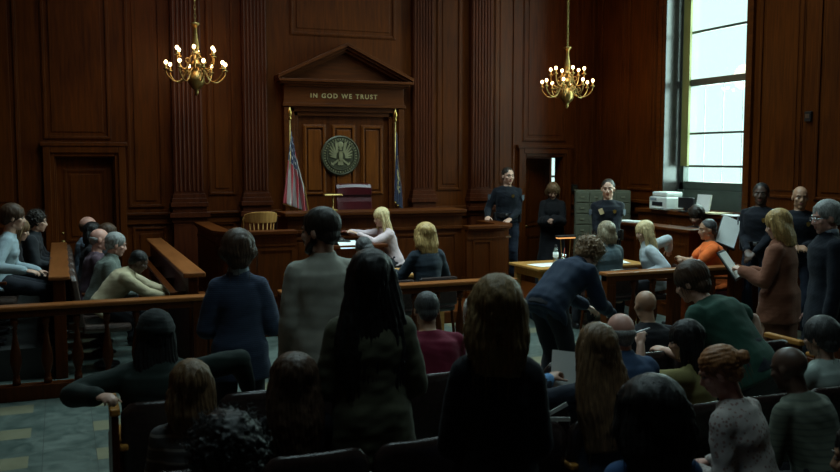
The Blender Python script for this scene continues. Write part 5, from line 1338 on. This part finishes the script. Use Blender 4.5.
person('grey haired man with glasses in a dark suit standing behind the blonde woman', (5.72, 5.42), 62, 1.785, hair='short', hcol='grey', hseed=17, tone='pink', look=(6, 10, 0), glasses=True, rh='hang', lh='hang', shirt=('dark_suit', (.006, .009, .016)), outer=True, hem=.24, legs=(.010, .012, .018), collar=(.25, .30, .36))
person('curly haired man in a navy jacket bending forward in the aisle', (4.17, 6.46), -72, 1.42, hair='bigcurly', hcol='curlbrown', hseed=18, lean=46, lean2=14, look=(-10, 45, 0), rh=(.16, .62, .80), lh=(-.16, .66, .82), shirt=('navy_jacket', (.010, .020, .042)), outer=True, hem=.12, legs=(.016, .016, .02))
G_ = person('large man in a dark green t-shirt leaning over the seats', (3.91, 4.82), 24, 1.43, hair='full', hcol='brown', hseed=19, lean=34, lean2=8, look=(10, 22, 0), rh=(.40, .06, .78), lh=(-.20, .46, .84), rhint=(.8, -.3, -.3), sleeves='short', shirt=('dark_green_tshirt', (.022, .068, .048)), hem=.14, wide=1.28, legs=(.02, .025, .035))
# --- seated public
SB = dict(sit=.46)
person('man in a dark beanie and dark green jacket seated with arms spread wide', (.46, 5.02), -4, 1.30, hair='beanie', hcol='black', lean=4, look=(4, 6, 0), rh=(.50, .10, .80), lh=(-.30, -.22, .905), rhint=(1, -.1, .1), lhint=(-1, .3, -.25), hands=('relaxed', 'grip'), shirt=('dark_green_jacket', (.014, .024, .020)), outer=True, wide=1.15, tone='light', **SB)
person('man with cropped grey hair in a maroon shirt, beside the olive sweater', (2.17, 5.26), -12, 1.27, hair='crop', hcol='darkgrey', lean=16, look=(0, 8, 0), rh='knee', lh='knee', shirt=('maroon_shirt', (.15, .010, .030)), wide=1.22, tone='tan', **SB)
person('white haired person glimpsed left of the standing blonde woman', (2.60, 5.42), -8, 1.19, sex='f', hair='full', hcol='white', hseed=20, lean=22, look=(0, 10, 0), rh='knee', lh='knee', shirt=('pale_shirt', (.30, .34, .32)), **SB)
person('bald man in a black shirt seated before the right rail', (3.92, 5.33), -6, 1.16, hair=None, tone='tan', lean=20, look=(0, 6, 0), rh='knee', lh='knee', shirt=('black_top', (.009, .009, .012)), wide=1.1, **SB)
person('balding man with a grey fringe and blue jacket behind the long brown hair', (2.90, 4.17), -6, 1.25, hair='bald', hcol='grey', tone='pink', lean=14, look=(0, 6, 0), rh='knee', lh='knee', shirt=('blue_jacket', (.035, .065, .13)), outer=True, **SB)
person('woman with light brown hair in a dark sweater with pale stripes at the left', (.50, 3.90), -6, 1.25, sex='f', hair='lob', hcol='lightbrown', hseed=21, lean=2, look=(0, 5, 0), rh='lap', lh='lap', shirt=('striped_sweater', (.085, .080, .082), .85, (.055, .22, (.28, .27, .25))), wide=1.0, **SB)
person('frizzy brown haired person seated below the grey sweater man', (.97, 3.95), -8, 1.225, sex='f', hair='long', hcol='brown', hseed=22, hs=(1.22, 1.15, 1.05), lean=3, look=(0, 6, 0), rh='lap', lh='lap', shirt=('black_top', (.009, .009, .012)), **SB)
LBn = person('woman with long light brown hair and blue cuffs holding a sheet of paper', (2.46, 3.74), -8, 1.30, sex='f', hair='verylong', hcol='lightbrown', hseed=23, lean=2, look=(4, 8, 0), rh='lap', lh=(-.14, .33, .95), lhint=(-1, 0, -.4), hands=('relaxed', 'grip'), shirt=('dark_blue_top', (.016, .022, .036)), cuffs=(.13, .30, .55), **SB)
PN = person('black haired woman in a yellow green top raising a pen', (3.36, 4.18), 28, 1.18, sex='f', hair='long', hcol='black', hseed=24, lean=12, look=(22, 8, 0), rh='lap', lh=(-.14, .34, 1.02), lhint=(-.6, .2, -.8), hands=('relaxed', 'grip'), shirt=('yellow_green_top', (.22, .19, .07)), sleeves='half', **SB)
person('grey haired man in a pale shirt at the right edge', (4.15, 3.94), 10, 1.19, hair='full', hcol='darkgrey', hseed=25, lean=10, look=(8, 8, 0), rh='knee', lh='knee', shirt=('pale_green_shirt', (.30, .36, .33)), wide=1.1, **SB)
person('head of glossy dark curls at the bottom edge', (.48, 2.90), 0, 1.28, hair='bigcurly', hcol='black', hseed=3, hs=(1.12, 1.12, 1.05), lean=4, look=(0, 8, 0), rh='lap', lh='lap', shirt=('black_top', (.009, .009, .012)), **SB)
person('person with full black hair to the shoulders in a blue shirt, bottom centre right', (2.02, 2.70), -10, 1.30, sex='f', hair='lob', hcol='black', hseed=26, hs=(1.32, 1.2, 1.12), lean=3, look=(0, 6, 0), rh='lap', lh='lap', shirt=('bright_blue_shirt', (.03, .08, .20)), **SB)
person('woman with a reddish bun in a flowered pale blouse', (2.77, 3.20), 24, 1.26, sex='f', hair='bun', hcol='copper', hseed=27, tone='pink', lean=16, look=(24, 24, 0), rh='lap', lh='lap', shirt=('flowered_blouse', (.42, .38, .36), .85, None, (46, .30, (.26, .16, .15))), wide=1.08, **SB)
person('man with a shaved dark head in a grey green striped shirt', (3.38, 3.40), 12, 1.17, hair=None, tone='dark', lean=22, look=(6, 14, 0), rh='knee', lh='knee', shirt=('grey_green_shirt', (.11, .125, .095), .85, (.03, .3, (.08, .095, .075))), wide=1.08, **SB)
person('dark haired man cut off by the bottom right corner', (2.40, 2.08), 20, 1.27, hair='short', hcol='black', hseed=28, tone='tan', lean=6, look=(10, 8, 0), rh='lap', lh='lap', shirt=('black_top', (.009, .009, .012)), **SB)
# --- things held or left lying
def hand_at(p, side):
    h = p['_h']; return Vector(h[:3] if side > 0 else h[3:])
q = (hand_at(W, 1) + hand_at(W, -1)) / 2
fo = empty('open_folder', (q.x - .05, q.y + .06, q.z + .02), 'dark open folder in the hands of the blonde woman in rust brown', 'folder', None, R(38))
MB().box(-.16, -.01, -.14, .16, .0, .16).xf(Euler((R(-35), 0, 0)).to_matrix().to_4x4()).build('cover', BLACKP, fo, bevel=.003)
MB().box(-.14, -.018, -.12, .14, -.0105, .14).xf(Euler((R(-35), 0, 0)).to_matrix().to_4x4()).build('pages', PAPER, fo, bevel=.002)
q = hand_at(LBn, -1)
sh_ = MB().box(-.085, -.002, -.12, .085, .002, .12).build('sheet_of_paper', PAPER); sh_.location = (q.x + .08, q.y + .03, q.z + .0); sh_.rotation_euler = (R(-18), R(8), R(-14))
tag(sh_, 'white sheet of paper held up by the woman with long light brown hair', 'paper')
q = hand_at(PN, -1)
pn = MB().lathe([(.002, -.075), (.0045, -.06), (.0045, .06), (.003, .072)], n=10).build('pen', STEEL, smooth=True); pn.location = (q.x - .03, q.y, q.z + .02); pn.rotation_euler = (R(70), 0, R(60)); tag(pn, 'metal pen in the raised hand of the black haired woman', 'pen')
bk_ = empty('booklet', (2.12, 3.70, .868), 'open white booklet standing on the rim of a theatre seat', 'booklet', None, R(-30))
for s in (-1, 1): MB().box(0, -.002, -.02, .15, .002, .0).xf(Euler((0, R(-28 if s > 0 else -6), R(14 * s))).to_matrix().to_4x4()).build('page', PAPER, bk_)
sb = empty('small_bottle', (3.08, 4.79, .845), 'small white bottle with pointed cap on a theatre seat rim', 'bottle')
MB().lathe([(.024, 0), (.026, .01), (.026, .06), (.018, .075)], n=16).build('body', WHITEP, sb, smooth=True); MB().lathe([(.012, .073), (.012, .085), (.004, .12)], n=12).build('cap', WHITEP, sb, smooth=True)
bpy.data.objects.remove(_tmp)
for o in bpy.data.objects:
    if '_h' in o: del o['_h']
